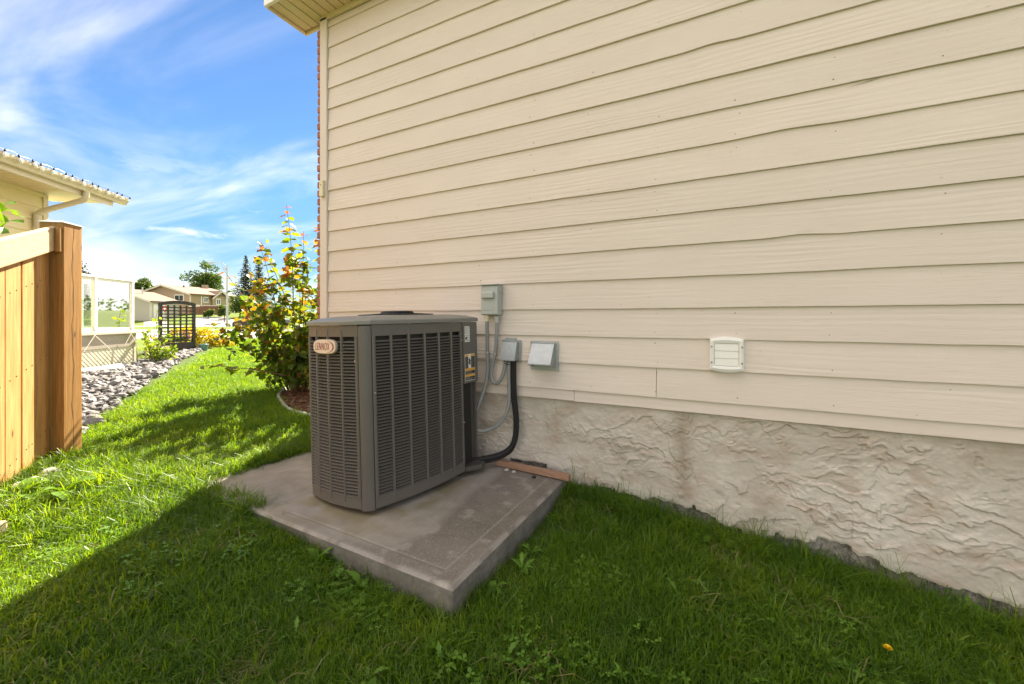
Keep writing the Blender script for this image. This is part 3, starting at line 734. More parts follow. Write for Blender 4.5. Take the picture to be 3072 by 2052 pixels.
pf = louver_panel(frontp, .1055, {0, 1, 2, 3}); pr_ = louver_panel(rightp, .1075, {0})
# coil seen between the louvers
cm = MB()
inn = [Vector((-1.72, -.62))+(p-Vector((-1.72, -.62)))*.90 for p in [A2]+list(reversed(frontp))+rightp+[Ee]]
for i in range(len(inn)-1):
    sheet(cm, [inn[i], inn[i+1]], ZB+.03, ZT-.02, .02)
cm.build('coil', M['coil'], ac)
# near corner post, left corner post, back panels, service panel
def post(pts, z0, z1, th=.012, mat='ac', name='corner_post', outn=.001):
    mb = MB(); sheet(mb, pts, z0, z1, th, outn); return mb.build(name, M[mat], ac)
b0, c0 = frontp[0], rightp[0]
mid = (b0+c0)/2+Vector((.012, -.020))
cp = []
for k in range(9):
    t = k/8; cp.append(b0*(1-t)**2 + 2*mid*t*(1-t) + c0*t*t)
cp = [b0+(cp[1]-b0)*.35]+cp[1:-1]+[c0+(cp[-2]-c0)*.35]
post(cp, ZB-.006, ZT-.004, .02)
post([A2, Al+(A2-Al)*.06], ZB-.004, ZT-.002, .02); 
post([backL, A2+Vector((.001, .004))], ZB, ZT-.002, .015, 'ac', 'rear_panel')
post([Ee+Vector((-.03, .03)), backL+Vector((.03, .02))], ZB, ZT-.002, .015, 'ac', 'rear_panel')
post([Ec+Vector((.0012, .004)), Ec*.5+Ee*.5, Ee], .715, ZT-.003, .04, 'ac', 'service_panel', .004)
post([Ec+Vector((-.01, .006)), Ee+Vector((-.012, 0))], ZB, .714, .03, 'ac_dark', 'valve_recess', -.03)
# lid with a low crown, and the fan guard
def ringpts(scale, z, cen=Vector((-1.735, -.60)), push=0):
    return [((cen+(p-cen)*scale + (p-cen).normalized()*push).x, (cen+(p-cen)*scale+(p-cen).normalized()*push).y, z) for p in out2]
lm = MB(); n = len(out2); V_ = []
prof = [(1.0, ZT+.001, .008), (1.0, ZT+.003, .013), (1.0, ZT+.020, .013), (1.0, ZT+.026, .008), (.86, ZT+.043, 0), (.66, ZT+.052, 0), (.62, ZT+.045, 0), (.3, ZT+.03, 0)]
for s_, z_, pu in prof: V_ += ringpts(s_, z_, push=pu)
F_ = [(k*n+i, k*n+(i+1) % n, (k+1)*n+(i+1) % n, (k+1)*n+i) for k in range(len(prof)-1) for i in range(n)]
F_ += [tuple(range(n-1, -1, -1)), tuple((len(prof)-1)*n+i for i in range(n))]
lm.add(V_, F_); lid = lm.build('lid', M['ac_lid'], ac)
fg = MB(); cx_, cy_ = -1.735, -.60
for rr in (.06, .09, .12, .15, .18, .205):
    fg.tube([(cx_+rr*math.cos(a), cy_+rr*1.2*math.sin(a), ZT+.056+.012*(1-rr/.21)) for a in np.linspace(0, 2*math.pi, 33)], .0022, 5)
for a in np.linspace(0, math.pi, 7)[:-1]:
    fg.tube([(cx_-.21*math.cos(a), cy_-.25*math.sin(a), ZT+.055), (cx_, cy_, ZT+.07), (cx_+.21*math.cos(a), cy_+.25*math.sin(a), ZT+.055)], .0025, 5)
fg.build('fan_guard', M['black'], lid)
fc = MB(); fc.tube([(cx_, cy_, ZT+.066), (cx_, cy_, ZT+.076), (cx_, cy_, ZT+.080)], [.10, .098, .085], 24); fc.build('fan_cap', M['black'], lid, bevel=.003)
# base pan and feet
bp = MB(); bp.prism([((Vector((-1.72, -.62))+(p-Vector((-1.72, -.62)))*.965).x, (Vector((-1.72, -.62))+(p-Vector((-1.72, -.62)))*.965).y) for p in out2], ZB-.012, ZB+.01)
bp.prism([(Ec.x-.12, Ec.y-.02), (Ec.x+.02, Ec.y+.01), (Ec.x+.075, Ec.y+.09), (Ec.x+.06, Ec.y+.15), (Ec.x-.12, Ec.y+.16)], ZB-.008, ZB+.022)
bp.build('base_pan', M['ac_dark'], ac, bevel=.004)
for fx, fy in ((-1.90, -.88), (-1.62, -.86), (-1.50, -.34), (-1.88, -.34)):
    ft = MB(); ft.disc((fx, fy, .112), .035, .040, 'z', 14); ft.build('foot', M['black'], ac)
# panel screws
for p, q, z in ((frontp[0], Vector((-.1, -1)), .93), (frontp[0], Vector((-.1, -1)), .36), (rightp[0], Vector((1, -.25)), .76), (rightp[-1], Vector((1, -.15)), 1.0), (rightp[-1], Vector((1, -.15)), .47)):
    q = q.normalized(); off = (frontp[1]-frontp[0]).normalized()*.012 if p is frontp[0] else ((rightp[1]-rightp[0]).normalized()*.008 if p is rightp[0] else Vector((-.001, -.008)))
    c = p+off; sc_ = MB(); sc_.tube([(c.x+q.x*.004, c.y+q.y*.004, z), (c.x+q.x*.010, c.y+q.y*.010, z)], .0045, 8); sc_.build('screw', M['hubcap'], ac)
# badge: rounded plate with lettering and a swoosh
a_, b_ = frontp[1], frontp[3]; d = (frontp[1]-frontp[3]).normalized(); q = Vector((d.y, -d.x)); q = q if q.dot(frontp[2]-Vector((-1.72, -.62))) > 0 else -q
bc = (frontp[1]+frontp[3])/2*.45 + frontp[2]*.55 + q*.016 - d*.008
BZ = 1.005
Mb = Matrix(((d.x, 0, q.x, bc.x), (d.y, 0, q.y, bc.y), (0, 1, 0, BZ), (0, 0, 0, 1)))   # local x right, y up, z out
def superel(w, h, e=3.2, n=40): return [(w*math.copysign(abs(math.cos(t))**(2/e), math.cos(t)), h*math.copysign(abs(math.sin(t))**(2/e), math.sin(t))) for t in np.linspace(0, 2*math.pi, n, endpoint=False)]
bw_, bh_ = .0975, .040
mb = MB(); 
for (s_, z0, z1) in ((1.0, -.012, .0),): mb.prism(superel(bw_*s_, bh_*s_), z0, z1, Mb)
badge = mb.build('badge', M['badge_rim'], ac, bevel=.002)
mb = MB(); mb.prism(superel(bw_*.965, bh_*.93), .0004, .0040, Mb); mb.build('badge_face', M['badge'], badge, bevel=.0025, smooth=False)
cu = bpy.data.curves.new('lettering', 'FONT'); cu.body = 'LENNOX'; cu.size = .05; cu.extrude = .0004; cu.align_x = 'CENTER'; cu.align_y = 'CENTER'; cu.space_character = 1.12; cu.shear = .22; cu.offset = -.0004
to = bpy.data.objects.new('lettering', cu); COL.objects.link(to)
dg = bpy.context.evaluated_depsgraph_get(); tme = bpy.data.meshes.new_from_object(to.evaluated_get(dg)); bpy.data.objects.remove(to)
xs_ = [v.co.x for v in tme.vertices]; ysv = [v.co.y for v in tme.vertices]
wx_, hx_ = max(xs_)-min(xs_), max(ysv)-min(ysv)
tme.transform(Matrix.Translation((-.014, .001, .0048)) @ Matrix.Diagonal((.122/wx_, .040/hx_, 1, 1)) @ Matrix.Translation((-(max(xs_)+min(xs_))/2, -(max(ysv)+min(ysv))/2, 0)))
tme.materials.clear(); tme.materials.append(M['badge_red'])
tme.transform(Mb); tme.transform(Matrix.Translation(-ORG[badge]))
lo = bpy.data.objects.new('lettering', tme); COL.objects.link(lo); lo.parent = badge; ORG[lo] = ORG[badge]
sw = MB(); vs = []; K = 26
for k in range(K):
    t = -1.45+ 2.9*k/(K-1); th = .0095*math.cos(t*.98)**1.1 if math.cos(t*.98) > 0 else 0
    ox, oy = .018+.064*math.cos(t), .033*math.sin(t)+.0
    ix, iy = ox-th-.0005, oy*.985
    vs += [(ox, oy, .0043), (ix, iy, .0043), (ox, oy, .0052), (ix, iy, .0052)]
fs = []
for k in range(K-1):
    o_ = k*4; fs += [(o_+2, o_+3, o_+7, o_+6), (o_, o_+2, o_+6, o_+4), (o_+1, o_+5, o_+7, o_+3)]
sw.add([Mb @ Vector(v) for v in vs], fs); sw.build('swoosh', M['badge_red'], badge)
# rating label and warning label on the service panel
sd2 = (Ee-Ec).normalized(); sq = Vector((sd2.y, -sd2.x)); so = Ec+sq*.0048
Ms = Matrix(((sd2.x, 0, sq.x, so.x), (sd2.y, 0, sq.y, so.y), (0, 1, 0, 0), (0, 0, 0, 1)))
mb = MB(); mb.box(.022, .073, .985, 1.088, -.004, .0008, Ms); rl = mb.build('rating_label', M['label_white'], ac)
mb = MB()
for k in range(15):
    z = 1.083-k*.0062
    if 7 < k < 9: continue
    for j in range(3):
        if random.random() < .75:
            x0 = .025+j*.016; mb.box(x0, x0+random.uniform(.006, .013), z-.0022, z, .0009, .0013, Ms)
mb.box(.027, .044, 1.004, 1.017, .0009, .0014, Ms); mb.build('small_print', M['label_black'], rl)
mb = MB(); mb.box(.018, .118, .730, .905, -.004, .0008, Ms); wl_ = mb.build('warning_label', M['label_white'], ac)
mb = MB(); mb.box(.020, .051, .812, .888, .0009, .0012, Ms); mb.box(.079, .116, .812, .888, .0009, .0012, Ms); mb.box(.020, .116, .772, .795, .0009, .0012, Ms); mb.box(.020, .116, .733, .757, .0009, .0012, Ms); mb.build('warning_text_panel', M['label_black'], wl_)
mb = MB(); mb.box(.020, .051, .889, .903, .0009, .0013, Ms); mb.box(.079, .116, .889, .903, .0009, .0013, Ms); mb.box(.020, .116, .796, .811, .0009, .0013, Ms); mb.box(.020, .116, .758, .771, .0009, .0013, Ms); mb.build('warning_band', M['label_orange'], wl_)
mb = MB()
for x_, z_, r_ in ((.063, .870, .007), (.067, .858, .009), (.062, .846, .008), (.069, .838, .006)): mb.tube([Ms @ Vector((x_, z_, .0009)), Ms @ Vector((x_, z_, .0013))], r_, 10)
mb.bar(Ms @ Vector((.057, .875, .0011)), Ms @ Vector((.064, .852, .0011)), .0006, .004); mb.build('pictogram', M['label_black'], wl_)
mb = MB()
for k in range(9):
    for x0 in (.022, .082): mb.box(x0, x0+random.uniform(.018, .027), .881-k*.0078, .8825-k*.0078, .00125, .0015, Ms)
for z0 in (.790, .783, .776, .752, .745, .738): mb.box(.024, .024+random.uniform(.05, .088), z0-.0015, z0+.001, .00125, .0015, Ms)
mb.build('small_print', M['deckgrey'], wl_)
# the unit leans slightly to the left
ax_ = Vector((SA, -CA, 0)); ac.rotation_euler = Matrix.Rotation(R(1.45), 3, ax_).to_euler()

# ------------------------------------------------------------------ disconnect box, conduits, refrigerant line
db = thing('disconnect_box', 'grey electrical disconnect box mounted high on the siding', 'electrical box', (-1.39, -.03, 1.28))
mb = MB(); mb.box(-1.462, -1.325, -.090, -.024, 1.172, 1.383); mb.build('enclosure', M['boxgrey'], db, bevel=.006)
mb = MB(); mb.box(-1.458, -1.324, -.0985, -.0905, 1.178, 1.366); cov = mb.build('cover', M['boxgrey'], db, bevel=.004)
mb = MB(); mb.box(-1.466, -1.320, -.106, -.022, 1.3835, 1.392); mb.build('rain_lip', M['boxgrey'], db, bevel=.003)
mb = MB(); mb.box(-1.448, -1.348, -.122, -.099, 1.288, 1.338); mb.build('handle', M['boxgrey'], cov, bevel=.011, seg=4)
mb = MB(); mb.box(-1.437, -1.365, -.1003, -.0987, 1.205, 1.243); mb.build('label_plate', M['boxgrey'], cov, bevel=.0006)
mb = MB(); mb.box(-1.425, -1.375, -.1010, -.1004, 1.214, 1.234); mb.build('raised_text', M['boxgrey'], cov)
mb = MB(); mb.disc((-1.3245, -.045, 1.335), .012, .004, 'x', 14); mb.build('hasp', M['boxgrey'], db)
def smooth(pts, n=8):
    P = [Vector(p) for p in pts]; P = [P[0]*2-P[1]]+P+[P[-1]*2-P[-2]]; o = []
    for i in range(1, len(P)-2):
        for k in range(n):
            t = k/n; a, b, c, d = P[i-1:i+3]
            o.append(.5*((2*b)+(c-a)*t+(2*a-5*b+4*c-d)*t*t+(3*b-a-3*c+d)*t**3))
    o.append(P[-2]); return o
def resample(pts, step):
    o = [pts[0]]; acc = 0
    for a, b in zip(pts, pts[1:]):
        L = (b-a).length; 
        while acc+L >= step and L > 0:
            t = (step-acc)/L; a = a.lerp(b, t); o.append(a); L = (b-a).length; acc = 0
        acc += L
    return o
def flex(name, pts, r, label, cat, ribs=True, mat='conduit'):
    p = resample(smooth(pts), .0028 if ribs else .012)
    rad = [r*(1+(.055 if i % 2 else -.03)) for i in range(len(p))] if ribs else r
    t = thing(name, label, cat, pts[0]); mb = MB(); mb.tube(p, rad, 12); mb.build('conduit_body' if ribs else 'foam_sleeve', M[mat], t, smooth=True); return t
Zc = CAMZ
c1 = flex('flexible_conduit', [(-1.432, -.058, 1.165), (-1.43, -.058, 1.02), (-1.425, -.06, .86), (-1.42, -.07, .76), (-1.432, -.085, .67), (-1.452, -.11, .575), (-1.470, -.14, .515), (-1.482, -.19, .497), (-1.486, -.235, .53), (-1.490, -.26, .60)], .0125, 'grey flexible conduit from left of disconnect box into air conditioner', 'conduit')
c2 = flex('flexible_conduit', [(-1.350, -.058, 1.158), (-1.352, -.058, 1.05), (-1.360, -.06, .92), (-1.378, -.065, .83), (-1.388, -.07, .765), (-1.383, -.072, .718), (-1.358, -.074, .695), (-1.323, -.074, .708), (-1.296, -.072, .757), (-1.284, -.068, .81), (-1.272, -.066, .862)], .0125, 'grey flexible conduit looping from right of disconnect box up into small metal hood', 'conduit')
c3 = flex('flexible_conduit', [(-1.250, -.066, .862), (-1.250, -.068, .75), (-1.247, -.07, .62), (-1.249, -.075, .55), (-1.272, -.085, .475), (-1.325, -.10, .408), (-1.390, -.125, .372), (-1.445, -.16, .372), (-1.480, -.20, .405), (-1.49, -.25, .47)], .0125, 'grey flexible conduit drooping from small metal hood in a wide low loop', 'conduit')
for c, x, z in ((c1, -1.432, 1.160), (c2, -1.350, 1.152)):
    mb = MB(); mb.tube([(x, -.058, z+.012), (x, -.058, z-.006)], .019, 8); mb.tube([(x, -.058, z-.006), (x, -.058, z-.032)], .0155, 14); mb.build('fitting', M['boxgrey'] if c is c2 else M['offwhite'], c)
mb = MB(); 
for x, z in ((-1.429, .905), (-1.364, .900)):
    mb.tube([(x, -.060, z-.006), (x, -.060, z+.006)], .0145, 14)
mb.bar((-1.429, -.066, .900), (-1.364, -.066, .900), .006, .006); mb.disc((-1.397, -.074, .900), .006, .012, 'y', 8)
cl = mb.build('clamp', M['steel'], c1)
mb = MB(); 
for z in (.848, .832): mb.tube([(-1.251, -.067, z-.003), (-1.251, -.067, z+.003)], .0135, 12); mb.tube([(-1.275, -.067, z+.004-.003), (-1.275, -.067, z+.004+.003)], .0135, 12)
mb.build('tie', M['black'], c3)
ls = flex('refrigerant_line', [(-1.223, -.055, .872), (-1.222, -.055, .72), (-1.215, -.055, .58), (-1.200, -.056, .45), (-1.203, -.062, .335), (-1.228, -.075, .262), (-1.290, -.10, .212), (-1.375, -.15, .187), (-1.46, -.23, .178)], .0205, 'black foam sleeved refrigerant line running down the wall to the unit', 'pipe', False, 'blackfoam')
p = resample(smooth([(-1.204, -.078, .86), (-1.202, -.078, .72), (-1.195, -.078, .58), (-1.178, -.079, .45), (-1.181, -.084, .33), (-1.212, -.096, .245), (-1.285, -.12, .190), (-1.375, -.17, .163), (-1.47, -.25, .155)]), .012)
mb = MB(); mb.tube(p, .0052, 8); mb.build('copper_liquid_line', M['blackfoam'], ls, smooth=True)
mb = MB(); mb.tube([(-1.2435, -.066, .575), (-1.196, -.058, .580)], .004, 8); mb.tube([(-1.216, -.055, .572), (-1.2155, -.055, .584)], .0225, 14); mb.build('tie', M['black'], ls)

# ------------------------------------------------------------------ sheet-metal hoods on the wall
def hood(name, label, x0, x1, zt, zb, fl, ptop, pbot, mat, lift):
    """flange against the siding, sloping face, two side cheeks, open below"""
    t = thing(name, label, 'vent hood', ((x0+x1)/2, -.03, zb))
    y = -.0255
    mb = MB(); mb.box(x0-fl, x1+fl, y-.0015, y, zb-fl*.9, zt+fl*.7); mb.build('flange', M['galv_old'], t)
    mb = MB(); th = .0015
    mb.add([(x0, y-ptop, zt), (x1, y-ptop, zt), (x1, y-pbot, zb+lift), (x0, y-pbot, zb+lift), (x0, y-ptop+.002, zt-.002), (x1, y-ptop+.002, zt-.002), (x1, y-pbot+.002, zb+lift-.001), (x0, y-pbot+.002, zb+lift-.001)],
           [(3, 2, 1, 0), (4, 5, 6, 7), (0, 1, 5, 4), (2, 3, 7, 6), (1, 2, 6, 5), (3, 0, 4, 7)])
    mb.bar((x0, y-pbot, zb+lift), (x1, y-pbot, zb+lift), .004, .008); mb.build('face', M[mat], t, bevel=.0008)
    mb = MB(); mb.box(x0, x1, y-ptop, y-.0016, zt+.0005, zt+.003); mb.build('top', M[mat], t)
    for xx in (x0, x1):
        mb = MB(); a, b = (xx-.0008, xx+.0008)
        pts = [(y-.0016, zt), (y-ptop, zt), (y-pbot, zb+lift), (y-pbot*.97, zb+lift-.004), (y-.0016, zb)]
        mb.add([(a, p, q) for p, q in pts]+[(b, p, q) for p, q in pts], [(4, 3, 2, 1, 0), (5, 6, 7, 8, 9)]+[(i, (i+1) % 5, 5+(i+1) % 5, 5+i) for i in range(5)]); mb.build('cheek', M['galv_old'], t)
    for xx, z in ((x0-fl*.45, zt+fl*.3), (x1+fl*.45, zt+fl*.3), (x1+fl*.45, zb-fl*.3)):
        mb = MB(); mb.disc((xx, y-.005, z), .004, .004, 'y', 8); mb.build('screw', M['hubcap'], t)
    return t
hb = hood('dryer_vent_hood', 'galvanised sheet metal vent hood standing alone on the siding', -1.083, -.925, .980, .820, .022, .026, .100, 'galv', .028)
mb = MB(); mb.box(-1.06, -.95, -.045, -.027, .83, .95); mb.build('damper', M['galv_old'], hb)
ha = hood('line_cover_hood', 'small grey metal hood where conduits and black line enter wall', -1.306, -1.196, .985, .862, .020, .030, .070, 'galv_old', .0)
mb = MB(); mb.box(-1.306, -1.196, -.0945, -.028, .8618, .8632); mb.build('bottom', M['galv_old'], ha)
mb = MB(); mb.box(-1.298, -1.212, -.034, -.0275, .988, 1.012); mb.build('upper_flange', M['galv_old'], ha, bevel=.001)

# ------------------------------------------------------------------ white louvered vent
vt = thing('wall_vent', 'square white plastic louvered vent cover with bowed top and bottom', 'vent', (.0785, -.03, .95))
x0, x1, za, zb_ = -.004, .161, .866, 1.034
def arch(u, s): return s*.014*(1-(2*u-1)**2)
K = 24; mb = MB()
outer = [(x0+(x1-x0)*k/K, zb_+arch(k/K, 1)) for k in range(K+1)] + [(x1-(x1-x0)*k/K, za-arch(k/K, 1)) for k in range(K+1)]
ix0, ix1, iz0, iz1, rr = .018, .139, .887, 1.013, .008
inner = []
for k in range(K+1): inner.append((ix0+(ix1-ix0)*k/K, iz1 - (rr*.5 if k in (0, K) else 0)))
for k in range(K+1): inner.append((ix1-(ix1-ix0)*k/K, iz0 + (rr*.5 if k in (0, K) else 0)))
n = len(outer)
def ydome(x, z): u = abs(x-.0785)/.083; w = abs(z-.95)/.098; return -.046 + .006*max(u, w)**4
vs = [(x, -.012, z) for x, z in outer] + [(x, ydome(x, z), z) for x, z in outer] + [(x*.5+q*.5, -.0475, z*.5+w*.5) for (x, z), (q, w) in zip(outer, inner)] + [(x, -.043, z) for x, z in inner] + [(x, -.020, z) for x, z in inner]
fs = [(k*n+i, k*n+(i+1) % n, (k+1)*n+(i+1) % n, (k+1)*n+i) for k in range(4) for i in range(n)]
mb.add(vs, fs); fr_ = mb.build('frame', M['pvc'], vt, smooth=False)
mb = MB(); mb.box(ix0, ix1, -.0215, -.0195, iz0, iz1); mb.build('throat', M['black'], vt)
for k in range(3):
    z1_ = iz1-.0015-k*.0412; z0_ = z1_-.0408
    mb = MB(); mb.add([(ix0+.0015, -.0385, z1_), (ix1-.0015, -.0385, z1_), (ix1-.0015, -.0415, z0_), (ix0+.0015, -.0415, z0_), (ix0+.0015, -.033, z1_), (ix1-.0015, -.033, z1_), (ix1-.0015, -.037, z0_), (ix0+.0015, -.037, z0_)], [(3, 2, 1, 0), (4, 5, 6, 7), (0, 1, 5, 4), (2, 3, 7, 6), (1, 2, 6, 5), (3, 0, 4, 7)])
    mb.build('flap', M['pvc'], vt, bevel=.001)
for xx in (.0055, .1525):
    for z in (.905, .993):
        mb = MB(); mb.disc((xx, -.0498, z), .0048, .004, 'y', 12); s1 = mb.build('screw', M['screw'], vt)
        mb = MB(); mb.disc((xx, -.0505, z), .0022, .002, 'y', 8); mb.build('screw_head', M['hubcap'], s1)
sn = thing('wall_sensor', 'small cream plastic sensor box on the corner trim', 'sensor', (-3.17, -.04, 2.34))
mb = MB(); mb.box(-3.198, -3.150, -.062, -.0345, 2.262, 2.408); mb.build('case', M['offwhite'], sn, bevel=.004)
mb = MB(); mb.box(-3.182, -3.166, -.0632, -.0622, 2.36, 2.372); mb.box(-3.178, -3.170, -.0632, -.0622, 2.39, 2.394); mb.build('slot', M['deckgrey'], sn)
# ------------------------------------------------------------------ loose lumber and crumbs on the pad
lb = thing('lumber_offcut', 'narrow brown lumber strip lying on the pad against the wall', 'lumber', (-1.07, -.09, .13))
mb = MB(); mb.bar((-1.345, -.070, .142), (-.795, -.118, .146), .042, .036); mb.build('stick', M['oldwood'], lb, bevel=.003)
def blob(name, r, seed, mat, sub=2, amp=.35, flat=1.0):
    import bmesh
    bm = bmesh.new(); bmesh.ops.create_icosphere(bm, subdivisions=sub, radius=1)
    for v in bm.verts:
        q = v.co.copy(); f = 1+amp*mnoise.noise(q*1.3+Vector((seed*3.1, seed*1.7, 0)))+amp*.3*mnoise.noise(q*3.1+Vector((seed, 0, seed)))
        v.co = Vector((q.x*f*r, q.y*f*r, q.z*f*r*flat))
    me = bpy.data.meshes.new(name); bm.to_mesh(me); bm.free(); me.materials.append(mat)
    return me
for i, (x, y, s, mt, lab) in enumerate(((-1.02, -.165, .014, 'black', 'small dark clump of debris on the pad by the lumber'), (-1.235, -.135, .016, 'stone_pale', 'left one of two pale concrete crumbs beside the lumber strip'), (-1.175, -.142, .013, 'stone_pale', 'right one of two pale concrete crumbs beside the lumber strip'))):
    o = link_mesh('debris' if mt == 'black' else 'concrete_crumb', blob('crumb', s, i+3, M[mt], 2, .6, .5), None, Matrix.Translation((x, y, .126))); tag(o, lab, 'debris')

# ------------------------------------------------------------------ cedar fence at the left
PHI = R(-36); DV = Vector((math.sin(PHI), math.cos(PHI), 0)); NV = Vector((DV.y, -DV.x, 0))   # along the property line / towards our house
def frame(o): return Matrix(((DV.x, NV.x, 0, o[0]), (DV.y, NV.y, 0, o[1]), (0, 0, 1, o[2]), (0, 0, 0, 1)))   # local x along, y towards us, z up
PZ = .10
fence = thing('cedar_fence', 'honey coloured cedar fence panel with sloping pale top rail at left edge', 'fence', (-4.18, -1.40, PZ))
Mf = frame((-4.18, -1.40, CAMZ))     # origin: near edge of the post, heights relative to eye level
mb = MB(); mb.box(0, .15, -.15, 0, -1.25, .690, Mf); fpost = mb.build('post', M['cedar_post'], fence, bevel=.005)
mb = MB()                             # drying crack down the sunlit face
zz_ = np.linspace(-1.0, .68, 24)
vs = []
for i, z in enumerate(zz_):
    x = .075+.006*math.sin(i*.9)+.004*math.sin(i*2.3); w = .0022+.0012*math.sin(i*1.7)
    vs += [Mf @ Vector((x-w, .0006, z)), Mf @ Vector((x+w, .0006, z))]
mb.add(vs, [(2*i, 2*i+1, 2*i+3, 2*i+2) for i in range(len(zz_)-1)]); mb.build('crack', M['bark'], fpost)
mb = MB(); mb.add([Mf @ Vector(q) for q in ((-.006, -.156, .6905), (.156, -.156, .6905), (.156, .006, .6905), (-.006, .006, .6905), (-.006, -.156, .697), (.156, -.156, .697), (.156, .006, .697), (-.006, .006, .697), (.075, -.075, .722))],
                  [(3, 2, 1, 0), (0, 1, 5, 4), (1, 2, 6, 5), (2, 3, 7, 6), (3, 0, 4, 7), (4, 5, 8), (5, 6, 8), (6, 7, 8), (7, 4, 8)]); mb.build('post_cap', M['white'], fence)
mb = MB(); mb.box(-.028, -.001, -.035, -.004, .475, .655, Mf); mb.build('cleat', M['cedar_post'], fence, bevel=.006)
SL = .35
FPH = R(-52); FD = Vector((math.sin(FPH), math.cos(FPH), 0)); FN = Vector((FD.y, -FD.x, 0)); FO = Vector((-4.18, -1.40, CAMZ)) - NV*.0 + FD*.02
Mf = Matrix(((FD.x, FN.x, 0, FO.x), (FD.y, FN.y, 0, FO.y), (0, 0, 1, CAMZ), (0, 0, 0, 1)))   # the panel meets the post at an angle
def slant(mb, s0, s1, y0, y1, zt, zb, sl0=SL, sl1=SL):
    vs = []
    for s in (s0, s1):
        for y in (y0, y1): vs += [Mf @ Vector((-s, y, zb-sl1*s)), Mf @ Vector((-s, y, zt-sl0*s))]
    mb.add(vs, [(0, 1, 3, 2), (4, 6, 7, 5), (0, 4, 5, 1), (2, 3, 7, 6), (1, 5, 7, 3), (0, 2, 6, 4)])
mb = MB(); slant(mb, .003, 1.9, -.078, -.040, .665, .492); mb.build('top_rail', M['cedar_rail'], fence, bevel=.008)
mb = MB(); slant(mb, .003, 1.9, -.150, -.105, .45, .36); mb.build('back_rail', M['cedar'], fence)
mb = MB(); slant(mb, .003, 1.9, -.150, -.105, -.75, -.84); mb.build('back_rail', M['cedar'], fence)
for a, b in ((.004, .146), (.149, .287), (.301, .441), (.446, .586), (.59, .66), (.665, .805), (.81, .95), (.955, 1.095), (1.10, 1.24), (1.245, 1.385), (1.39, 1.53), (1.535, 1.675), (1.68, 1.82)):
    mb = MB(); slant(mb, a, b, -.100, -.0805, .64, -1.22, SL, .25); pk = mb.build('picket', M['cedar'], fence, bevel=.003)
    mb = MB()
    for zz_n in (.30, -.25, -.78):
        for f_ in (.3, .72):
            s_n = a+(b-a)*f_; q0 = Mf @ Vector((-s_n, -.0806, zz_n-SL*s_n)); q1 = Mf @ Vector((-s_n, -.0785, zz_n-SL*s_n)); mb.tube([q0, q1], .0042, 7)
    mb.build('nail_heads', M['screw'], pk)
mb = MB(); slant(mb, .285, .303, -.118, -.101, .64, -1.2, SL, .25); mb.build('picket', M['cedar'], fence)
# darker neighbour fence glimpsed behind it
bf = thing('brown_fence', 'dark brown fence seen over the cedar top rail', 'fence', (-6.0, -2.2, .1))
Mq = frame((-6.35, -1.35, CAMZ))
for k in range(16):
    mb = MB(); mb.box(-.15*k-.147, -.15*k, -.02, 0, -1.1, 1.03, Mq); mb.build('picket', M['brownfence'], bf)
mb = MB(); mb.box(-2.42, .01, -.03, .02, 1.031, 1.07, Mq); mb.build('cap_rail', M['brownfence'], bf, bevel=.004)
# stones and a timber at the foot of the fence
for i, (x, y, r, lab) in enumerate(((-3.72, -1.66, .075, 'rounded pale stone at the foot of the fence boards'), (-3.85, -1.55, .06, 'smaller pale stone nearer the fence post'), (-3.55, -1.78, .06, 'pale stone beside the broken timber end'))):
    o = link_mesh('fieldstone', blob('fieldstone', r, 11+i, M['stone_pale'], 3, .35, .7), None, Matrix.Translation((x, y, g1(x, y)+r*.35))); tag(o, lab, 'stone')
tb = thing('timber_end', 'weathered timber end poking into view at lower left', 'timber', (-3.3, -1.93, .05))
Mt = Matrix.Translation((-3.17, -1.905, g1(-3.17, -1.9)+.02)) @ Matrix.Rotation(R(28), 4, 'Z') @ Matrix.Rotation(R(-6), 4, 'Y')
mb = MB(); mb.box(-.75, .0, -.06, .06, -.05, .075, Mt); mb.build('beam', M['greywood'], tb, bevel=.012)

# ------------------------------------------------------------------ neighbour house, eave, lights, deck
QW = Vector((-11.25, 1.61, CAMZ)); Mn = frame(QW)
def nb(mb, s0, s1, a0, a1, z0, z1): return mb.box(s0, s1, a0, a1, z0, z1, Mn)
nh = thing('neighbour_house', 'neighbouring house with cream siding, deep eave and white gutter', 'house', tuple(QW-DV*5))
mb = MB(); nb(mb, -12, -2.02, -6, -.02, -1.3, 2.06); mb.build('wall_core', M['nsiding'], nh)
wmb = MB(); nb(wmb, -12, -2.005, -.019, -.010, -1.3, 2.05); nw = wmb.build('side_wall', M['nsiding'], nh)
z = -1.1; 
while z < 2.05:
    t = min(z+.215, 2.09); mb = MB()
    mb.add([Mn @ Vector(q) for q in ((-12, .012, z), (-2.0, .012, z), (-2.0, -.004, t), (-12, -.004, t), (-12, -.009, z), (-2.0, -.009, z), (-2.0, -.009, t), (-12, -.009, t))], [(0, 1, 2, 3), (7, 6, 5, 4), (0, 4, 5, 1), (1, 5, 6, 2), (3, 2, 6, 7), (0, 3, 7, 4)]); mb.build('siding_board', M['nsiding'], nw)
    z += .21
mb = MB(); nb(mb, -12, -2.08, -.008, .020, 2.03, 2.0915); mb.build('frieze_board', M['nsiding'], nh)
mb = MB(); nb(mb, -2.075, -1.992, -.07, .022, -1.2, 2.088); mb.build('corner_trim', M['cream_metal'], nh)
mb = MB(); nb(mb, -12, -2.2, .0, .628, 2.092, 2.102); sfn = mb.build('soffit', M['soffit'], nh)
mb = MB()
for k in range(60):
    nb(mb, -2.31-.11*k, -2.305-.11*k, .01, .625, 2.0885, 2.0915)
o = mb.build('soffit_seams', M['cream_metal'], sfn); o['kind'] = 'stuff'
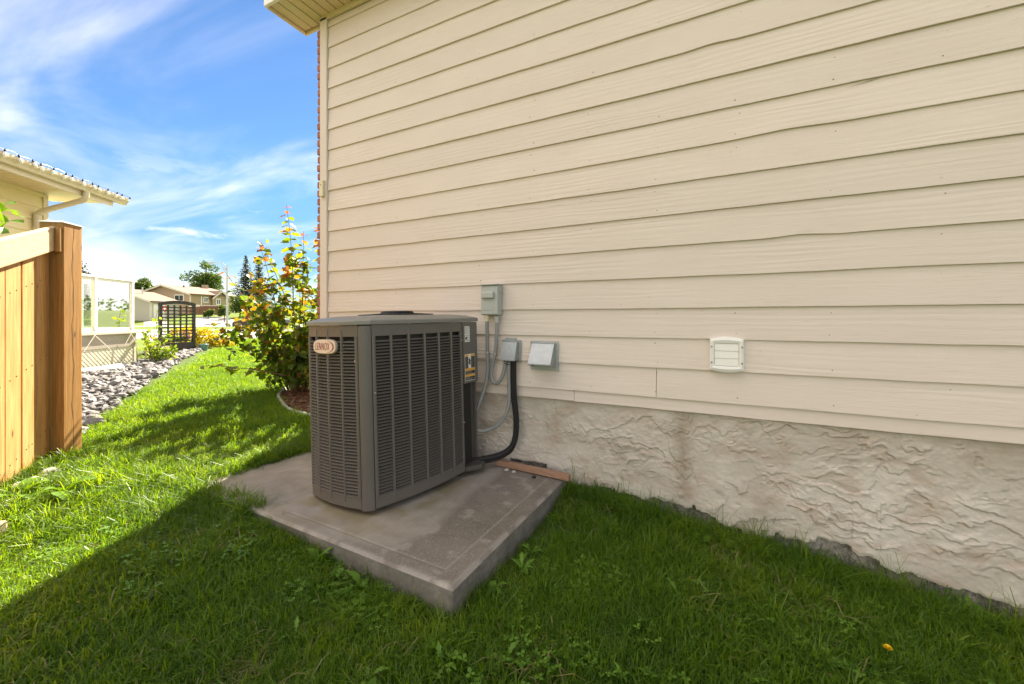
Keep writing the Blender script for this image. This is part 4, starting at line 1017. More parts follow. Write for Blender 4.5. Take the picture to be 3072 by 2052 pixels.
mb = MB(); nb(mb, -12, -1.54, .629, .652, 2.055, 2.262); mb.build('fascia', M['cream_metal'], nh)
mb = MB(); nb(mb, -2.198, -1.54, -.3, .627, 2.10, 2.12); mb.build('rake_soffit', M['cream_metal'], nh)
gp = [(.653, 2.135), (.722, 2.135), (.735, 2.17), (.768, 2.215), (.770, 2.262), (.758, 2.262), (.756, 2.22), (.665, 2.155), (.665, 2.262), (.653, 2.262)]
mb = MB(); n = len(gp); vs = [Mn @ Vector((s, a, z)) for s in (-12, -1.33) for a, z in gp]
mb.add(vs, [tuple(range(n)), tuple(range(2*n-1, n-1, -1))] + [(i, (i+1) % n, n+(i+1) % n, n+i) for i in range(n)]); mb.build('gutter', M['cream_metal'], nh)
mb = MB(); vs = [Mn @ Vector(q) for q in ((-12, .70, 2.265), (-1.36, .70, 2.265), (-1.36, -5, 4.1), (-12, -5, 4.1), (-12, .70, 2.285), (-1.36, .70, 2.285), (-1.36, -5, 4.13), (-12, -5, 4.13))]
mb.add(vs, [(3, 2, 1, 0), (4, 5, 6, 7), (0, 1, 5, 4), (1, 2, 6, 5), (2, 3, 7, 6), (3, 0, 4, 7)]); mb.build('roof', M['shingle'], nh)
dp = resample(smooth([Mn @ Vector(q) for q in ((-2.16, .70, 2.14), (-2.16, .70, 2.06), (-2.165, .66, 1.99), (-2.175, .52, 1.93), (-2.20, .20, 1.80), (-2.215, .07, 1.72), (-2.22, .055, 1.62), (-2.22, .055, .6), (-2.22, .055, -.9))]), .02)
mb = MB(); mb.tube(dp, [.043+(.0025 if (i % 2 and (5 < i < 16 or 34 < i < 48)) else 0) for i in range(len(dp))], 12); mb.build('downspout', M['cream_metal'], nh, smooth=True)
# string lights clipped to the gutter
sl_ = thing('string_lights', 'string of clear bulbs clipped along the neighbouring gutter', 'string lights', tuple(Mn @ Vector((-1.3, .78, 2.26))))
bulb = MB(); bulb.tube([(0, 0, 0), (0, 0, -.012), (0, 0, -.032), (0, 0, -.054), (0, 0, -.072), (0, 0, -.082)], [.009, .014, .021, .019, .010, .001], 10)
bulbm = bulb.mesh('bulb', [M['lampwhite']], smooth=True)
clip = MB(); clip.tube([(0, 0, 0), (0, 0, .034)], [.011, .010], 8); clip.box(-.016, .016, -.004, .004, .018, .030); clip.bar((0, 0, .02), (.012, 0, .044), .005, .005)
clipm = clip.mesh('socket', [M['black']])
wire = []
for k in range(22):
    s = -1.34-.165*k-(.03*math.sin(k*2.1)); Pm = Mn @ Vector((s, .785, 2.252+.004*math.sin(k*3.)))
    rot = Matrix.Rotation(math.sin(k*5.3)*.22, 4, 'X')
    o = link_mesh('socket', clipm, sl_, Matrix.Translation(Pm) @ rot)
    link_mesh('bulb', bulbm, o, Matrix.Translation(Pm) @ rot) if k else None
    wire += [Pm+Vector((0, 0, .03))]; s2 = s-.08; wire += [Mn @ Vector((s2, .775, 2.292+.012*math.sin(k*1.7)))]
mb = MB(); mb.tube(smooth(wire, 4), .0035, 5); mb.build('cable', M['black'], sl_)
# deck with glass railing
dk = thing('deck', 'raised neighbouring deck with glass railing, taupe skirt and cream lattice', 'deck', tuple(Mn @ Vector((-1, -.5, -1))))
for k in range(20):
    mb = MB(); nb(mb, -2.0, .045, .045-.145*(k+1)+.004, .045-.145*k, -.320, -.285); mb.build('deck_board', M['palebeige'], dk)
mb = MB(); nb(mb, -2.0, .0, -.028, -.004, -.60, -.3205); mb.build('skirt_board', M['deckgrey'], dk, bevel=.003)
mb = MB(); nb(mb, -.024, .0, -2.9, -.029, -.60, -.3205); mb.build('skirt_board', M['deckgrey'], dk, bevel=.003)
lt = MB(); x0, x1, z0, z1 = -2.0, -.06, -1.04, -.602; w, pit = .040, .064
def diag(sign, ya, yb):
    c = x0-(z1-z0)
    while c < x1+(z1-z0):
        # line x = c + (z-z0) (sign +) or x = c + (z1-z) (sign -), clipped to the panel
        a, b = max(x0, c), min(x1, c+(z1-z0))
        if b-a > .02:
            za_, zb2 = (z0+a-c, z0+b-c) if sign > 0 else (z1-(a-c), z1-(b-c))
            A, B = Mn @ Vector((a, (ya+yb)/2, za_)), Mn @ Vector((b, (ya+yb)/2, zb2)); lt.bar(A, B, yb-ya, w, up=(0, 0, 1))
        c += pit*math.sqrt(2)
diag(1, -.030, -.024); diag(-1, -.023, -.017)
o = lt.build('lattice', M['lattice'], dk); o['kind'] = 'stuff'
for a, b, c, e in ((-.06, .0, -1.05, -.60), (-2.0, -1.96, -1.05, -.60)):
    mb = MB(); nb(mb, a, b, -.032, -.010, c, e); mb.build('lattice_trim', M['lattice'], dk)
mb = MB(); mb.bar(Mn @ Vector((.06, -.03, -1.05)), Mn @ Vector((.0, -.05, -.61)), .04, .06); mb.build('lattice_trim', M['greywood'], dk)
for s, a in ((-1.985, -.05), (-1.0, -.05), (-.075, -.05), (-.075, -1.0), (-.075, -2.0), (-.075, -2.85)):
    mb = MB(); nb(mb, s-.034, s+.034, a-.034, a+.034, -.285, .79); pst = mb.build('railing_post', M['white'], dk, bevel=.004)
    mb = MB(); nb(mb, s-.065, s+.065, a-.065, a+.065, -.2848, -.272); mb.build('base_plate', M['white'], pst, bevel=.003)
    for ds in (-.045, .045):
        mb = MB(); mb.disc(Mn @ Vector((s+ds, a+.02, -.25)), .013, .02, 'z', 8); mb.build('bolt', M['steel'], pst)
for a0, a1, b0, b1 in ((-2.0, -.04, -.09, -.01), (-.115, -.035, -2.9, -.0905)):
    mb = MB(); nb(mb, a0, a1, b0, b1, .791, .835); mb.build('top_rail', M['white'], dk, bevel=.006)
for a0, a1, b0, b1 in ((-1.95, -1.036, -.07, -.03), (-.964, -.111, -.07, -.03), (-.095, -.055, -.965, -.086), (-.095, -.055, -1.965, -1.036), (-.095, -.055, -2.81, -2.036)):
    mb = MB(); nb(mb, a0, a1, b0, b1, -.225, -.195); mb.build('bottom_rail', M['white'], dk, bevel=.003)
    mb = MB(); nb(mb, a0, a1, b0+.012, b1-.012, .740, .790); mb.build('upper_rail', M['white'], dk)
    mb = MB()
    nb(mb, a0+.003, a1-.003, (b0+b1)/2-.003 if b1-b0 < .1 else b0, (b0+b1)/2+.003 if b1-b0 < .1 else b1, -.195, .74) if b1-b0 < .1 else nb(mb, (a0+a1)/2-.003, (a0+a1)/2+.003, b0+.003, b1-.003, -.195, .74)
    mb.build('glass_pane', M['glass'], dk)
for i, (s, w1, w2) in enumerate(((-1.13, .30, .30), (-.24, .28, .14))):
    tw = thing('vine_string', ['left of two pale string vees on the deck skirt', 'right of two pale string vees on the deck skirt'][i], 'string', tuple(Mn @ Vector((s, .05, -.3))), 'vine strings on the deck')
    for ds in (-w1, w2):
        mb = MB(); mb.tube([Mn @ Vector((s, .055, -.325)), Mn @ Vector((s+ds, .10, -.625))], .0065, 6); mb.build('cord', M['lattice'], tw)
# downspout extension lying on the stones
pp = thing('drain_pipe', 'white drain pipe extension lying on the river stones', 'pipe', (-9.9, .65, .2))
pz = .23; A, B = Vector((-9.47, -.20, pz)), Vector((-10.02, .93, pz-.005))
pts = resample([A, A.lerp(B, .8)], .012); mb = MB(); mb.tube(pts, [.055+(.004 if (i//2) % 2 else 0) for i in range(len(pts))], 14); mb.build('corrugated_section', M['white'], pp, smooth=True)
mb = MB(); mb.tube([A.lerp(B, .79), A.lerp(B, .86), B], [.056, .062, .066], 4); mb.build('outlet', M['white'], pp)

# ------------------------------------------------------------------ trellis planter with flowers
TA, TB = Vector((-13.73, 3.0, .16)), Vector((-13.86, 3.93, .16)); td = (TB-TA).normalized(); tn = Vector((td.y, -td.x, 0)); TW = (TB-TA).length
Mt = Matrix(((td.x, tn.x, 0, TA.x), (td.y, tn.y, 0, TA.y), (0, 0, 1, TA.z), (0, 0, 0, 1)))
tr = thing('trellis_planter', 'black arched grid trellis with planter box in the stone bed', 'trellis', tuple((TA+TB)/2))
for x in (0, TW-.07):
    mb = MB(); mb.box(x, x+.07, -.035, .035, -.05, 1.43, Mt); mb.build('post', M['trellis'], tr, bevel=.004)
mb = MB(); K = 14; vs = []
for k in range(K+1):
    u = k/K; zt = 1.43+.07*(1-(2*u-1)**2); xx = u*TW
    vs += [Mt @ Vector((xx, -.037, zt-.09)), Mt @ Vector((xx, -.037, zt)), Mt @ Vector((xx, .037, zt)), Mt @ Vector((xx, .037, zt-.09))]
mb.add(vs, [(k*4+j, k*4+(j+1) % 4, k*4+4+(j+1) % 4, k*4+4+j) for k in range(K) for j in range(4)] + [(3, 2, 1, 0), tuple(K*4+j for j in range(4))]); mb.build('arched_rail', M['trellis'], tr)
for k in range(1, 5):
    x = .07+(TW-.14)*k/5; mb = MB(); mb.box(x-.022, x+.022, -.014, .0, .30, 1.37, Mt); mb.build('upright', M['trellis'], tr)
for k in range(11):
    z = .34+(1.36-.34)*k/10.6; mb = MB(); mb.box(.068, TW-.068, .0005, .014, z-.016, z+.016, Mt); mb.build('crossbar', M['trellis'], tr)
mb = MB(); mb.box(.071, TW-.071, -.03, .03, .02, .29, Mt); mb.build('box_front', M['trellis'], tr, bevel=.004)
mb = MB(); mb.box(.02, TW-.02, -.42, -.031, .02, .27, Mt); mb.build('box_body', M['trellis'], tr)

def leaf_mesh(name, pts, size, hue, mat, shape='diamond', up=.0, droop=0):
    """many small leaves: pts (n,3), size (n), hue (n)"""
    n = len(pts); rng = np.random.default_rng(n+int(1000*float(size[0])))
    d = rng.normal(size=(n, 3)); d[:, 2] = d[:, 2]*(1-droop) - droop; d /= np.linalg.norm(d, axis=1)[:, None]
    w = rng.normal(size=(n, 3)); w[:, 2] += up; s = np.cross(d, w); s /= np.linalg.norm(s, axis=1)[:, None]; nn = np.cross(s, d)
    if shape == 'diamond': prof = [(0, 0, 0), (.5, .38, .06), (1, 0, -.05), (.5, -.38, .06)]; faces = [(0, 1, 2, 3)]
    elif shape == 'lobed':
        prof = [(0, 0, 0), (.18, .40, .08), (.52, .30, .04), (.62, .50, .09), (.80, .22, .02), (1.1, 0, -.12), (.80, -.22, .02), (.62, -.50, .09), (.52, -.30, .04), (.18, -.40, .08), (.55, 0, -.03)]
        faces = [(0, 1, 2, 10), (2, 3, 4, 10), (4, 5, 10), (5, 6, 10), (6, 7, 8, 10), (8, 9, 0, 10)]
    else: prof = [(0, .1, 0), (.5, .16, .03), (1, 0, -.05), (.5, -.16, .03), (0, -.1, 0)]; faces = [(0, 1, 3, 4), (1, 2, 3)]
    m = len(prof); A = np.array(prof)
    V = pts[:, None, :] + size[:, None, None]*(A[None, :, 0:1]*d[:, None, :] + A[None, :, 1:2]*s[:, None, :] + A[None, :, 2:3]*nn[:, None, :])
    fl = []; base = np.arange(n)*m
    me = bpy.data.meshes.new(name)
    loops = []; starts = []; cnt = 0; per = sum(len(f) for f in faces)
    fi = np.concatenate([np.array(f) for f in faces]); LV = (base[:, None]+fi[None, :]).ravel()
    ls = np.cumsum([0]+[len(f) for f in faces[:-1]]); ST = (np.arange(n)[:, None]*per+ls[None, :]).ravel()
    me.vertices.add(n*m); me.vertices.foreach_set('co', V.astype(np.float32).ravel())
    me.loops.add(len(LV)); me.loops.foreach_set('vertex_index', LV.astype(np.int32)); me.polygons.add(len(ST)); me.polygons.foreach_set('loop_start', ST.astype(np.int32))
    me.update(); me.validate()
    a = me.attributes.new('hue', 'FLOAT', 'POINT'); a.data.foreach_set('value', np.repeat(hue, m).astype(np.float32))
    me.materials.append(mat); return me
def rand_in(n, c, r, rng, shell=0.0):
    v = rng.normal(size=(n, 3)); v /= np.linalg.norm(v, axis=1)[:, None]; q = rng.uniform(shell, 1, n)**(1/2.2)
    return np.array(c)+v*q[:, None]*np.array(r)
def foliage(parent, name, blobs, n, size, hue, mat, shape='diamond', seed=1, shell=.2, **kw):
    rng = np.random.default_rng(seed); P = []
    tot = sum(r[0]*r[1]*r[2] for _, r in blobs)
    for c, r in blobs: P.append(rand_in(max(4, int(n*r[0]*r[1]*r[2]/tot)), c, r, rng, shell))
    P = np.concatenate(P); S = rng.uniform(size[0], size[1], len(P)); H = np.clip(rng.normal(hue[0], hue[1], len(P)), 0, 1)
    o = link_mesh(name, leaf_mesh(name, P, S, H, mat, shape, **kw), parent, Matrix.Identity(4)); o['kind'] = 'stuff'; return o
# planting in the trellis box
fx = thing('flower_planting', 'green plants with pink flowers in the trellis planter box', 'flowers', tuple(Mt @ Vector((TW/2, -.2, .28))))
foliage(fx, 'leaves', [(tuple(Mt @ Vector((x, -.2, .40))), (.13, .13, .10)) for x in (.15, .33, .5, .68, .82)], 700, (.04, .07), (.35, .2), M['lime'], seed=4)
for nm_, mt_, spots in (('pink_blooms', 'petal_p', ((.83, .42), (.78, .38), (.70, .52))), ('orange_blooms', 'petal_o', ((-.08, .46), (-.12, .40), (.86, .56)))):
    mb = MB()
    for x, z in spots:
        for k in range(9):
            c = Mt @ Vector((x+random.uniform(-.05, .05), -.08+random.uniform(-.05, .05), z+random.uniform(-.05, .05))); mb.tube([c, c+Vector((random.uniform(-.02, .02), random.uniform(-.02, .02), .012))], [.004, .024], 6)
    mb.build(nm_, M[mt_], fx)
ys = thing('golden_shrub', 'bright yellow leaved shrub beside the black trellis', 'shrub', (-14.9, 4.75, .15))
foliage(ys, 'foliage', [((-14.9, 4.72, .46), (.42, .42, .38)), ((-15.1, 4.35, .60), (.3, .3, .34)), ((-14.7, 5.15, .32), (.36, .38, .26)), ((-15.3, 4.1, .5), (.3, .3, .4))], 1900, (.06, .11), (.5, .28), M['yellow'], seed=8)
mb = MB()
for k in range(7): a = k*.9; mb.tube([(-14.9, 4.75, .1), (-14.9+.25*math.cos(a), 4.75+.25*math.sin(a), .55)], [.012, .004], 5)
mb.build('stems', M['redstem'], ys)
tp = thing('teal_pot', 'teal glazed pot between trellis and golden shrub', 'pot', (-13.75, 4.10, .14))
mb = MB(); mb.tube([(-13.75, 4.10, .14), (-13.75, 4.10, .20), (-13.75, 4.10, .34), (-13.75, 4.10, .37)], [.085, .10, .125, .13], 16); mb.build('pot_body', M['teal'], tp, smooth=True)
# sapling in wooden planter, with a low plant in front
pl = thing('wooden_planter', 'small weathered wooden planter beside the black trellis', 'planter', (-12.3, 2.35, .15))
Mp = frame((-12.35, 2.42, .15)); 
for a in ((-.17, .17, .15, .17), (-.17, .17, -.17, -.15), (-.17, -.15, -.149, .149), (.15, .17, -.149, .149)):
    mb = MB(); mb.box(a[0], a[1], a[2], a[3], 0, .30, Mp); mb.build('plank', M['greywood'], pl)
mb = MB(); mb.box(-.149, .149, -.149, .149, .02, .26, Mp); mb.build('soil', M['soil'], pl)
def sapling(name, label, base, stems, n, size, hue, seed, mat='lime', cat='plant'):
    t = thing(name, label, cat, base); rng = np.random.default_rng(seed); P = []
    for (dx, dy, h) in stems:
        top = Vector((base[0]+dx, base[1]+dy, base[2]+h)); b = Vector(base); pts = [b.lerp(top, k/6)+Vector((rng.normal()*.012, rng.normal()*.012, 0))*(k > 0) for k in range(7)]
        mb = MB(); mb.tube(pts, [.010-.0012*k for k in range(7)], 6); mb.build('stem', M['redstem'], t)
        for k in range(n//len(stems)):
            f = rng.uniform(.25, 1.0); q = b.lerp(top, f); P.append((q.x+rng.normal()*.11*(1.25-f), q.y+rng.normal()*.11*(1.25-f), q.z+rng.normal()*.03))
    P = np.array(P); S = rng.uniform(size[0], size[1], len(P)); H = np.clip(rng.normal(hue, .25, len(P)), 0, 1)
    o = link_mesh('foliage', leaf_mesh('foliage', P, S, H, M[mat], 'diamond'), t, Matrix.Identity(4)); o['kind'] = 'stuff'; return t
sapling('sapling', 'thin young sapling with bright leaves left of the trellis', (-11.05, 1.80, .16), [(-.02, .10, 1.18), (-.2, -.05, .62), (.10, .22, .60), (.02, -.12, .72)], 130, (.06, .11), .5, 5)
sapling('leafy_perennial', 'low leafy green plant in front of the wooden planter', (-10.95, 1.88, .14), [(.1, .1, .34), (-.1, .12, .38), (.0, -.1, .36), (.13, .25, .30), (-.05, .3, .33)], 230, (.06, .10), .3, 6)
sapling('bedding_flowers', 'grey green bedding plant with pink flowers beside the lattice', (-11.55, 1.95, .14), [(0, 0, .40), (.1, .1, .34), (-.1, .1, .36)], 110, (.04, .08), .15, 9)
# twig with leaves reaching in above the fence
tt = thing('young_tree', 'leafy light green branch showing above the fence at left edge', 'tree', (-5.6, -2.05, .1))
mb = MB(); mb.tube(smooth([(-5.6, -2.05, .1), (-5.55, -2.0, 1.2), (-5.35, -1.85, 2.0), (-5.2, -1.62, 2.06), (-5.14, -1.50, 2.01)], 5), [.022]*6+[.016]*6+[.009]*5+[.005]*4, 8); mb.build('trunk', M['redstem'], tt)
lf = MB(); lf.add([(0, 0, 0), (.022, .04, .005), (.030, .012+.05, .0), (0, .075, -.012), (-.030, .062, .0), (-.022, .04, .005), (.024, .022, .004), (-.024, .022, .004), (0, .05, -.006)], [(0, 6, 1, 8), (1, 2, 3, 8), (3, 4, 5, 8), (5, 7, 0, 8)])
lfm = lf.mesh('leaf', [M['weed']])
rng = random.Random(3)
for k in range(90):
    f = rng.random(); c = Vector((-5.5, -1.98, 1.95)).lerp(Vector((-5.14, -1.47, 2.0)), f)+Vector((rng.uniform(-.12, .12), rng.uniform(-.12, .12), rng.uniform(-.14, .12)))
    link_mesh('leaf', lfm, tt, Matrix.Translation(c) @ Euler((rng.uniform(-1.6, .4), rng.uniform(-.6, .6), rng.uniform(0, 6.28))).to_matrix().to_4x4() @ Matrix.Scale(rng.uniform(.9, 1.5), 4))

# ------------------------------------------------------------------ across the street
def spot(u, T, z=None):
    x, y = cam_frame(u*T, T); return Vector((x, y, g1(x, y) if z is None else CAMZ+z))
def gable_house(name, label, Rr, Lr, depth, zb, ze, zp, wall, oh=.5):
    """Rr, Lr: right and left foot of the gable wall as (lateral, distance)"""
    ex = (Vector(Lr)-Vector(Rr)); W_ = ex.length; ex.normalize(); ey = Vector((-ex.y, ex.x)); ey = ey if ey.y > 0 else -ey
    def P(e, k, z): q = Vector(Rr)+ex*e+ey*k; x, y = cam_frame(q.x, q.y); return Vector((x, y, CAMZ+z))
    t = thing(name, label, 'house', tuple(P(W_/2, depth/2, zb)))
    mb = MB(); ring = [(0, zb), (W_, zb), (W_, ze), (W_/2, zp), (0, ze)]
    mb.add([P(e, 0, z) for e, z in ring]+[P(e, depth, z) for e, z in ring], [(0, 1, 2, 3, 4), (9, 8, 7, 6, 5), (0, 5, 6, 1), (1, 6, 7, 2), (4, 9, 5, 0)]); mb.build('wall', wall, t)
    sl = (zp-ze)/(W_/2)
    for sgn in (0, 1):
        e0, e1 = (-oh, W_/2) if sgn == 0 else (W_+oh, W_/2); z0 = ze-sl*oh
        mb = MB(); mb.add([P(e0, -oh, z0), P(e1, -oh, zp), P(e1, depth+oh*.5, zp), P(e0, depth+oh*.5, z0)]+[P(e0, -oh, z0+.16), P(e1, -oh, zp+.16), P(e1, depth+oh*.5, zp+.16), P(e0, depth+oh*.5, z0+.16)], [(0, 1, 2, 3), (7, 6, 5, 4), (0, 4, 5, 1), (1, 5, 6, 2), (2, 6, 7, 3), (3, 7, 4, 0)])
        mb.build('roof', M['shingle'], t)
        mb = MB(); mb.add([P(e0, -oh-.03, z0-.10), P(e1, -oh-.03, zp-.10), P(e1, -oh-.03, zp+.17), P(e0, -oh-.03, z0+.17), P(e0, -oh-.005, z0-.10), P(e1, -oh-.005, zp-.10), P(e1, -oh-.005, zp+.17), P(e0, -oh-.005, z0+.17)], [(0, 1, 2, 3), (7, 6, 5, 4), (0, 4, 5, 1), (3, 2, 6, 7), (0, 3, 7, 4)]); mb.build('barge_board', M['lattice'], t)
    return t, P, W_
def pbox(P, name, mat, parent, e0, e1, k0, k1, z0, z1):
    mb = MB(); mb.add([P(e, k, z) for z in (z0, z1) for k in (k0, k1) for e in (e0, e1)], [(0, 2, 3, 1), (4, 5, 7, 6), (0, 1, 5, 4), (2, 6, 7, 3), (0, 4, 6, 2), (1, 3, 7, 5)]); return mb.build(name, mat, parent)
def gwin(P, t, e0, e1, z0, z1, k=0):
    f = pbox(P, 'window', M['white'], t, e0-.12, e1+.12, k-.06, k-.005, z0-.12, z1+.12)
    em = (e0+e1)/2
    pbox(P, 'pane', M['winglass'], f, e0, em-.05, k-.075, k-.0605, z0, z1); pbox(P, 'pane', M['winglass'], f, em+.05, e1, k-.075, k-.0605, z0, z1)
def swin(P, t, k0, k1, z0, z1, e=0):
    f = pbox(P, 'window', M['white'], t, e-.06, e-.005, k0-.12, k1+.12, z0-.12, z1+.12); km = (k0+k1)/2
    pbox(P, 'pane', M['winglass'], f, e-.075, e-.0605, k0, km-.05, z0, z1); pbox(P, 'pane', M['winglass'], f, e-.075, e-.0605, km+.05, k1, z0, z1)
h1, P1, W1 = gable_house('far_house', 'large beige house with broad gable and brown roof across the street', (-51.7, 64), (-61.9, 66), 8, -.3, 3.95, 5.35, M['beige'])
gwin(P1, h1, 1.34, 2.92, 2.86, 3.72); swin(P1, h1, 2.3, 2.9, 2.75, 3.45)
pbox(P1, 'downpipe', M['white'], h1, -.10, -.01, 1.75, 1.87, .6, 3.7); pbox(P1, 'wall_trim', M['lattice'], h1, -.02, .10, -.03, .10, -.2, 3.75)
mb = MB(); a = P1(4.2, 2.4, 5.0); mb.tube([a, a+Vector((0, 0, .55))], .12, 8); mb.build('roof_vent', M['black'], h1)
pbox(P1, 'chimney', M['beige'], h1, 4.6, 5.3, 6.5, 7.2, 4.6, 6.0)
h1b, P1b, W1b = gable_house('far_house_wing', 'small gabled beige wing at right end of the large house', (-50.08, 70.2), (-50.72, 67.5), 5, -.3, 3.5, 4.6, M['beige'], .35)
gwin(P1b, h1b, 1.5, 2.1, 2.45, 3.25)
h2, P2, W2_ = gable_house('far_garage_house', 'pale bungalow with brown roof and white garage door across street', (-49.9, 55), (-59.1, 56.5), 3.9, -.5, 2.38, 3.75, M['palebeige'], .45)
gwin(P2, h2, 4.15, 5.2, 1.45, 2.25); pbox(P2, 'garage_door', M['white'], h2, -.05, -.005, .35, 1.9, -.4, 1.95); pbox(P2, 'wall_trim', M['lattice'], h2, -.06, .12, -.06, .12, -.4, 2.2)
pbox(P2, 'vent_pipe', M['steel'], h2, 3.3, 3.42, 1.5, 1.62, 3.5, 4.5)
h3, P3, W3 = gable_house('far_white_house', 'white gabled house seen through the glass railing', (-69.8, 70), (-79, 72), 9, -.3, 4.0, 5.45, M['palebeige'])
gwin(P3, h3, 3, 4.2, 2.0, 3.0)
ff = thing('far_fence', 'brown board fence with white caps below the large beige house', 'fence', tuple(spot(-.76, 60)))
for k in range(7):
    A = Vector(cam_frame(-.81*61+k*.92, 61-.12*k)); B = Vector(cam_frame(-.81*61+(k+1)*.92-.03, 61-.12*(k+1)))
    mb = MB(); mb.bar((A.x, A.y, CAMZ+1.2), (B.x, B.y, CAMZ+1.2), .05, 1.35); pn = mb.build('fence_panel', M['brownfence'], ff)
    mb = MB(); mb.bar((A.x, A.y, CAMZ+1.93), (B.x, B.y, CAMZ+1.93), .07, .11 if k > 1 else .3); mb.build('cap', M['lattice'], pn)
# street lamp
lp = thing('street_lamp', 'tall galvanised street lamp beside the far sidewalk', 'street lamp', tuple(spot(-.7155, 47)))
b = spot(-.7155, 47); mb = MB(); mb.tube([b, b+Vector((0, 0, 3)), b+Vector((0, 0, 6.9)), b+Vector((0, 0, 7.25))], [.13, .11, .08, .07], 12); mb.build('pole', M['steel'], lp)
lx = Vector((-CA, -SA, 0)); mb = MB(); mb.tube([b+Vector((0, 0, 7.1)), b+lx*.5+Vector((0, 0, 7.5)), b+lx*1.1+Vector((0, 0, 7.62)), b+lx*1.7+Vector((0, 0, 7.6))], .045, 8); mb.build('arm', M['steel'], lp)
mb = MB(); c = b+lx*1.95+Vector((0, 0, 7.56)); mb.tube([c-lx*.35, c-lx*.2, c+lx*.2, c+lx*.32], [.05, .12, .12, .04], 8); mb.build('luminaire', M['steel'], lp)
# yield sign
yb = spot(-.871, 43); yg = thing('yield_sign', 'red and white triangular yield sign by the road', 'sign', tuple(yb))
rx = Vector((CA, SA, 0)); fwd = Vector((SA, -CA, 0)); cy = Vector((yb.x, yb.y, CAMZ+1.08))
mb = MB(); mb.tube([yb, cy+Vector((0, 0, .3))], .03, 8); mb.build('pole', M['steel'], yg)
def tri(sz, off, mat, nm_):
    p = [cy+fwd*off+rx*(-sz)+Vector((0, 0, sz*.577)), cy+fwd*off+rx*sz+Vector((0, 0, sz*.577)), cy+fwd*off+Vector((0, 0, -sz*1.155))]
    mb = MB(); mb.add(p+[q-fwd*.01 for q in p], [(2, 1, 0), (3, 4, 5), (0, 1, 4, 3), (1, 2, 5, 4), (2, 0, 3, 5)]); mb.build(nm_, mat, yg)
tri(.42, .04, M['red'], 'sign_plate'); tri(.20, .055, M['signwhite'], 'sign_centre')
# parked car, mostly behind the bush
cr = spot(-.625, 36); car = thing('parked_car', 'dark parked car glimpsed behind the bush across the street', 'car', tuple(cr))
Mc = Matrix(((CA, -SA, 0, cr.x), (SA, CA, 0, cr.y), (0, 0, 1, cr.z+.03), (0, 0, 0, 1)))
side_ = [(-2.2, .35), (-2.22, .62), (-2.05, .86), (-1.1, 1.0), (-.45, 1.42), (.9, 1.45), (1.6, 1.05), (2.15, .98), (2.2, .4)]
mb = MB(); n = len(side_); mb.add([Mc @ Vector((x, -.88+(.12 if z > 1.1 else 0), z)) for x, z in side_]+[Mc @ Vector((x, .88-(.12 if z > 1.1 else 0), z)) for x, z in side_], [tuple(range(n)), tuple(range(2*n-1, n-1, -1))]+[(i, n+i, n+(i+1) % n, (i+1) % n) for i in range(n)]); mb.build('body', M['carpaint'], car, bevel=.05)
for x in (-1.4, 1.35):
    for y in (-.88, .70):
        mb = MB(); mb.tube([Mc @ Vector((x, y, .32)), Mc @ Vector((x, y+.2, .32))], .32, 20); wv = mb.build('wheel', M['tyre'], car)
        mb = MB(); mb.tube([Mc @ Vector((x, y-.01, .32)), Mc @ Vector((x, y+.03, .32))], .19, 14); mb.build('rim', M['hubcap'], wv)
mb = MB(); mb.add([Mc @ Vector(q) for q in ((-.95, -.80, 1.05), (-.42, -.79, 1.36), (.85, -.79, 1.38), (1.35, -.80, 1.06), (-.95, -.895, 1.05), (-.42, -.80, 1.36), (.85, -.80, 1.38), (1.35, -.895, 1.06))], [(4, 5, 6, 7)]); mb.build('side_window', M['winglass'], car)
for y in (-.7, .7):
    mb = MB(); mb.tube([Mc @ Vector((-2.18, y, .70)), Mc @ Vector((-2.26, y, .70))], [.11, .09], 10); mb.build('headlight', M['hubcap'], car)

# ------------------------------------------------------------------ trees across the street
def limb(mb, a, b, r0, r1, n=5, wob=.05, rng=random):
    a, b = Vector(a), Vector(b); L = (b-a).length
    pts = [a.lerp(b, k/n)+(Vector((rng.uniform(-1, 1), rng.uniform(-1, 1), rng.uniform(-.5, .5)))*wob*L if 0 < k < n else Vector()) for k in range(n+1)]
    mb.tube(pts, [r0+(r1-r0)*k/n for k in range(n+1)], 7)
def tree(name, label, base, H, blobs, n, size, hue, mat, seed, trunk=.2, group='trees across the street'):
    t = thing(name, label, 'tree', tuple(base), group); rng = random.Random(seed)
    mb = MB(); limb(mb, base, base+Vector((0, 0, H*.75)), trunk, trunk*.3, 6, .015, rng)
    for c, r in blobs:
        q = Vector(c); limb(mb, base+Vector((0, 0, H*rng.uniform(.3, .55))), q, trunk*.4, trunk*.08, 5, .05, rng)
    mb.build('trunk', M['bark'], t)
    o = foliage(t, 'crown', blobs, n, size, hue, M[mat], seed=seed, shell=.3); return t
def blobs_for(c, R_, H_, n, rs, seed):
    rng = np.random.default_rng(seed); o = []
    for k in range(n):
        v = rng.normal(size=3); v /= np.linalg.norm(v); q = rng.uniform(.25, 1)
        r = rng.uniform(*rs); o.append(((c.x+v[0]*R_*q, c.y+v[1]*R_*q, c.z+v[2]*H_*q), (r, r, r*.85)))
    return o
b = spot(-.915, 92); tree('broadleaf_tree', 'round dense broadleaf tree behind the pale bungalow', b, 8.5, blobs_for(Vector((b.x, b.y, CAMZ+6.6)), 2.7, 1.7, 26, (.8, 1.3), 1), 6500, (.25, .45), (.4, .25), 'birch', 11, .3)
b = spot(-.768, 92); tree('airy_poplar', 'tall airy green tree behind the beige house roof', b, 13, blobs_for(Vector((b.x, b.y, CAMZ+8.2)), 4.2, 4.6, 60, (.7, 1.3), 2), 8200, (.24, .44), (.5, .28), 'birch', 12, .26)
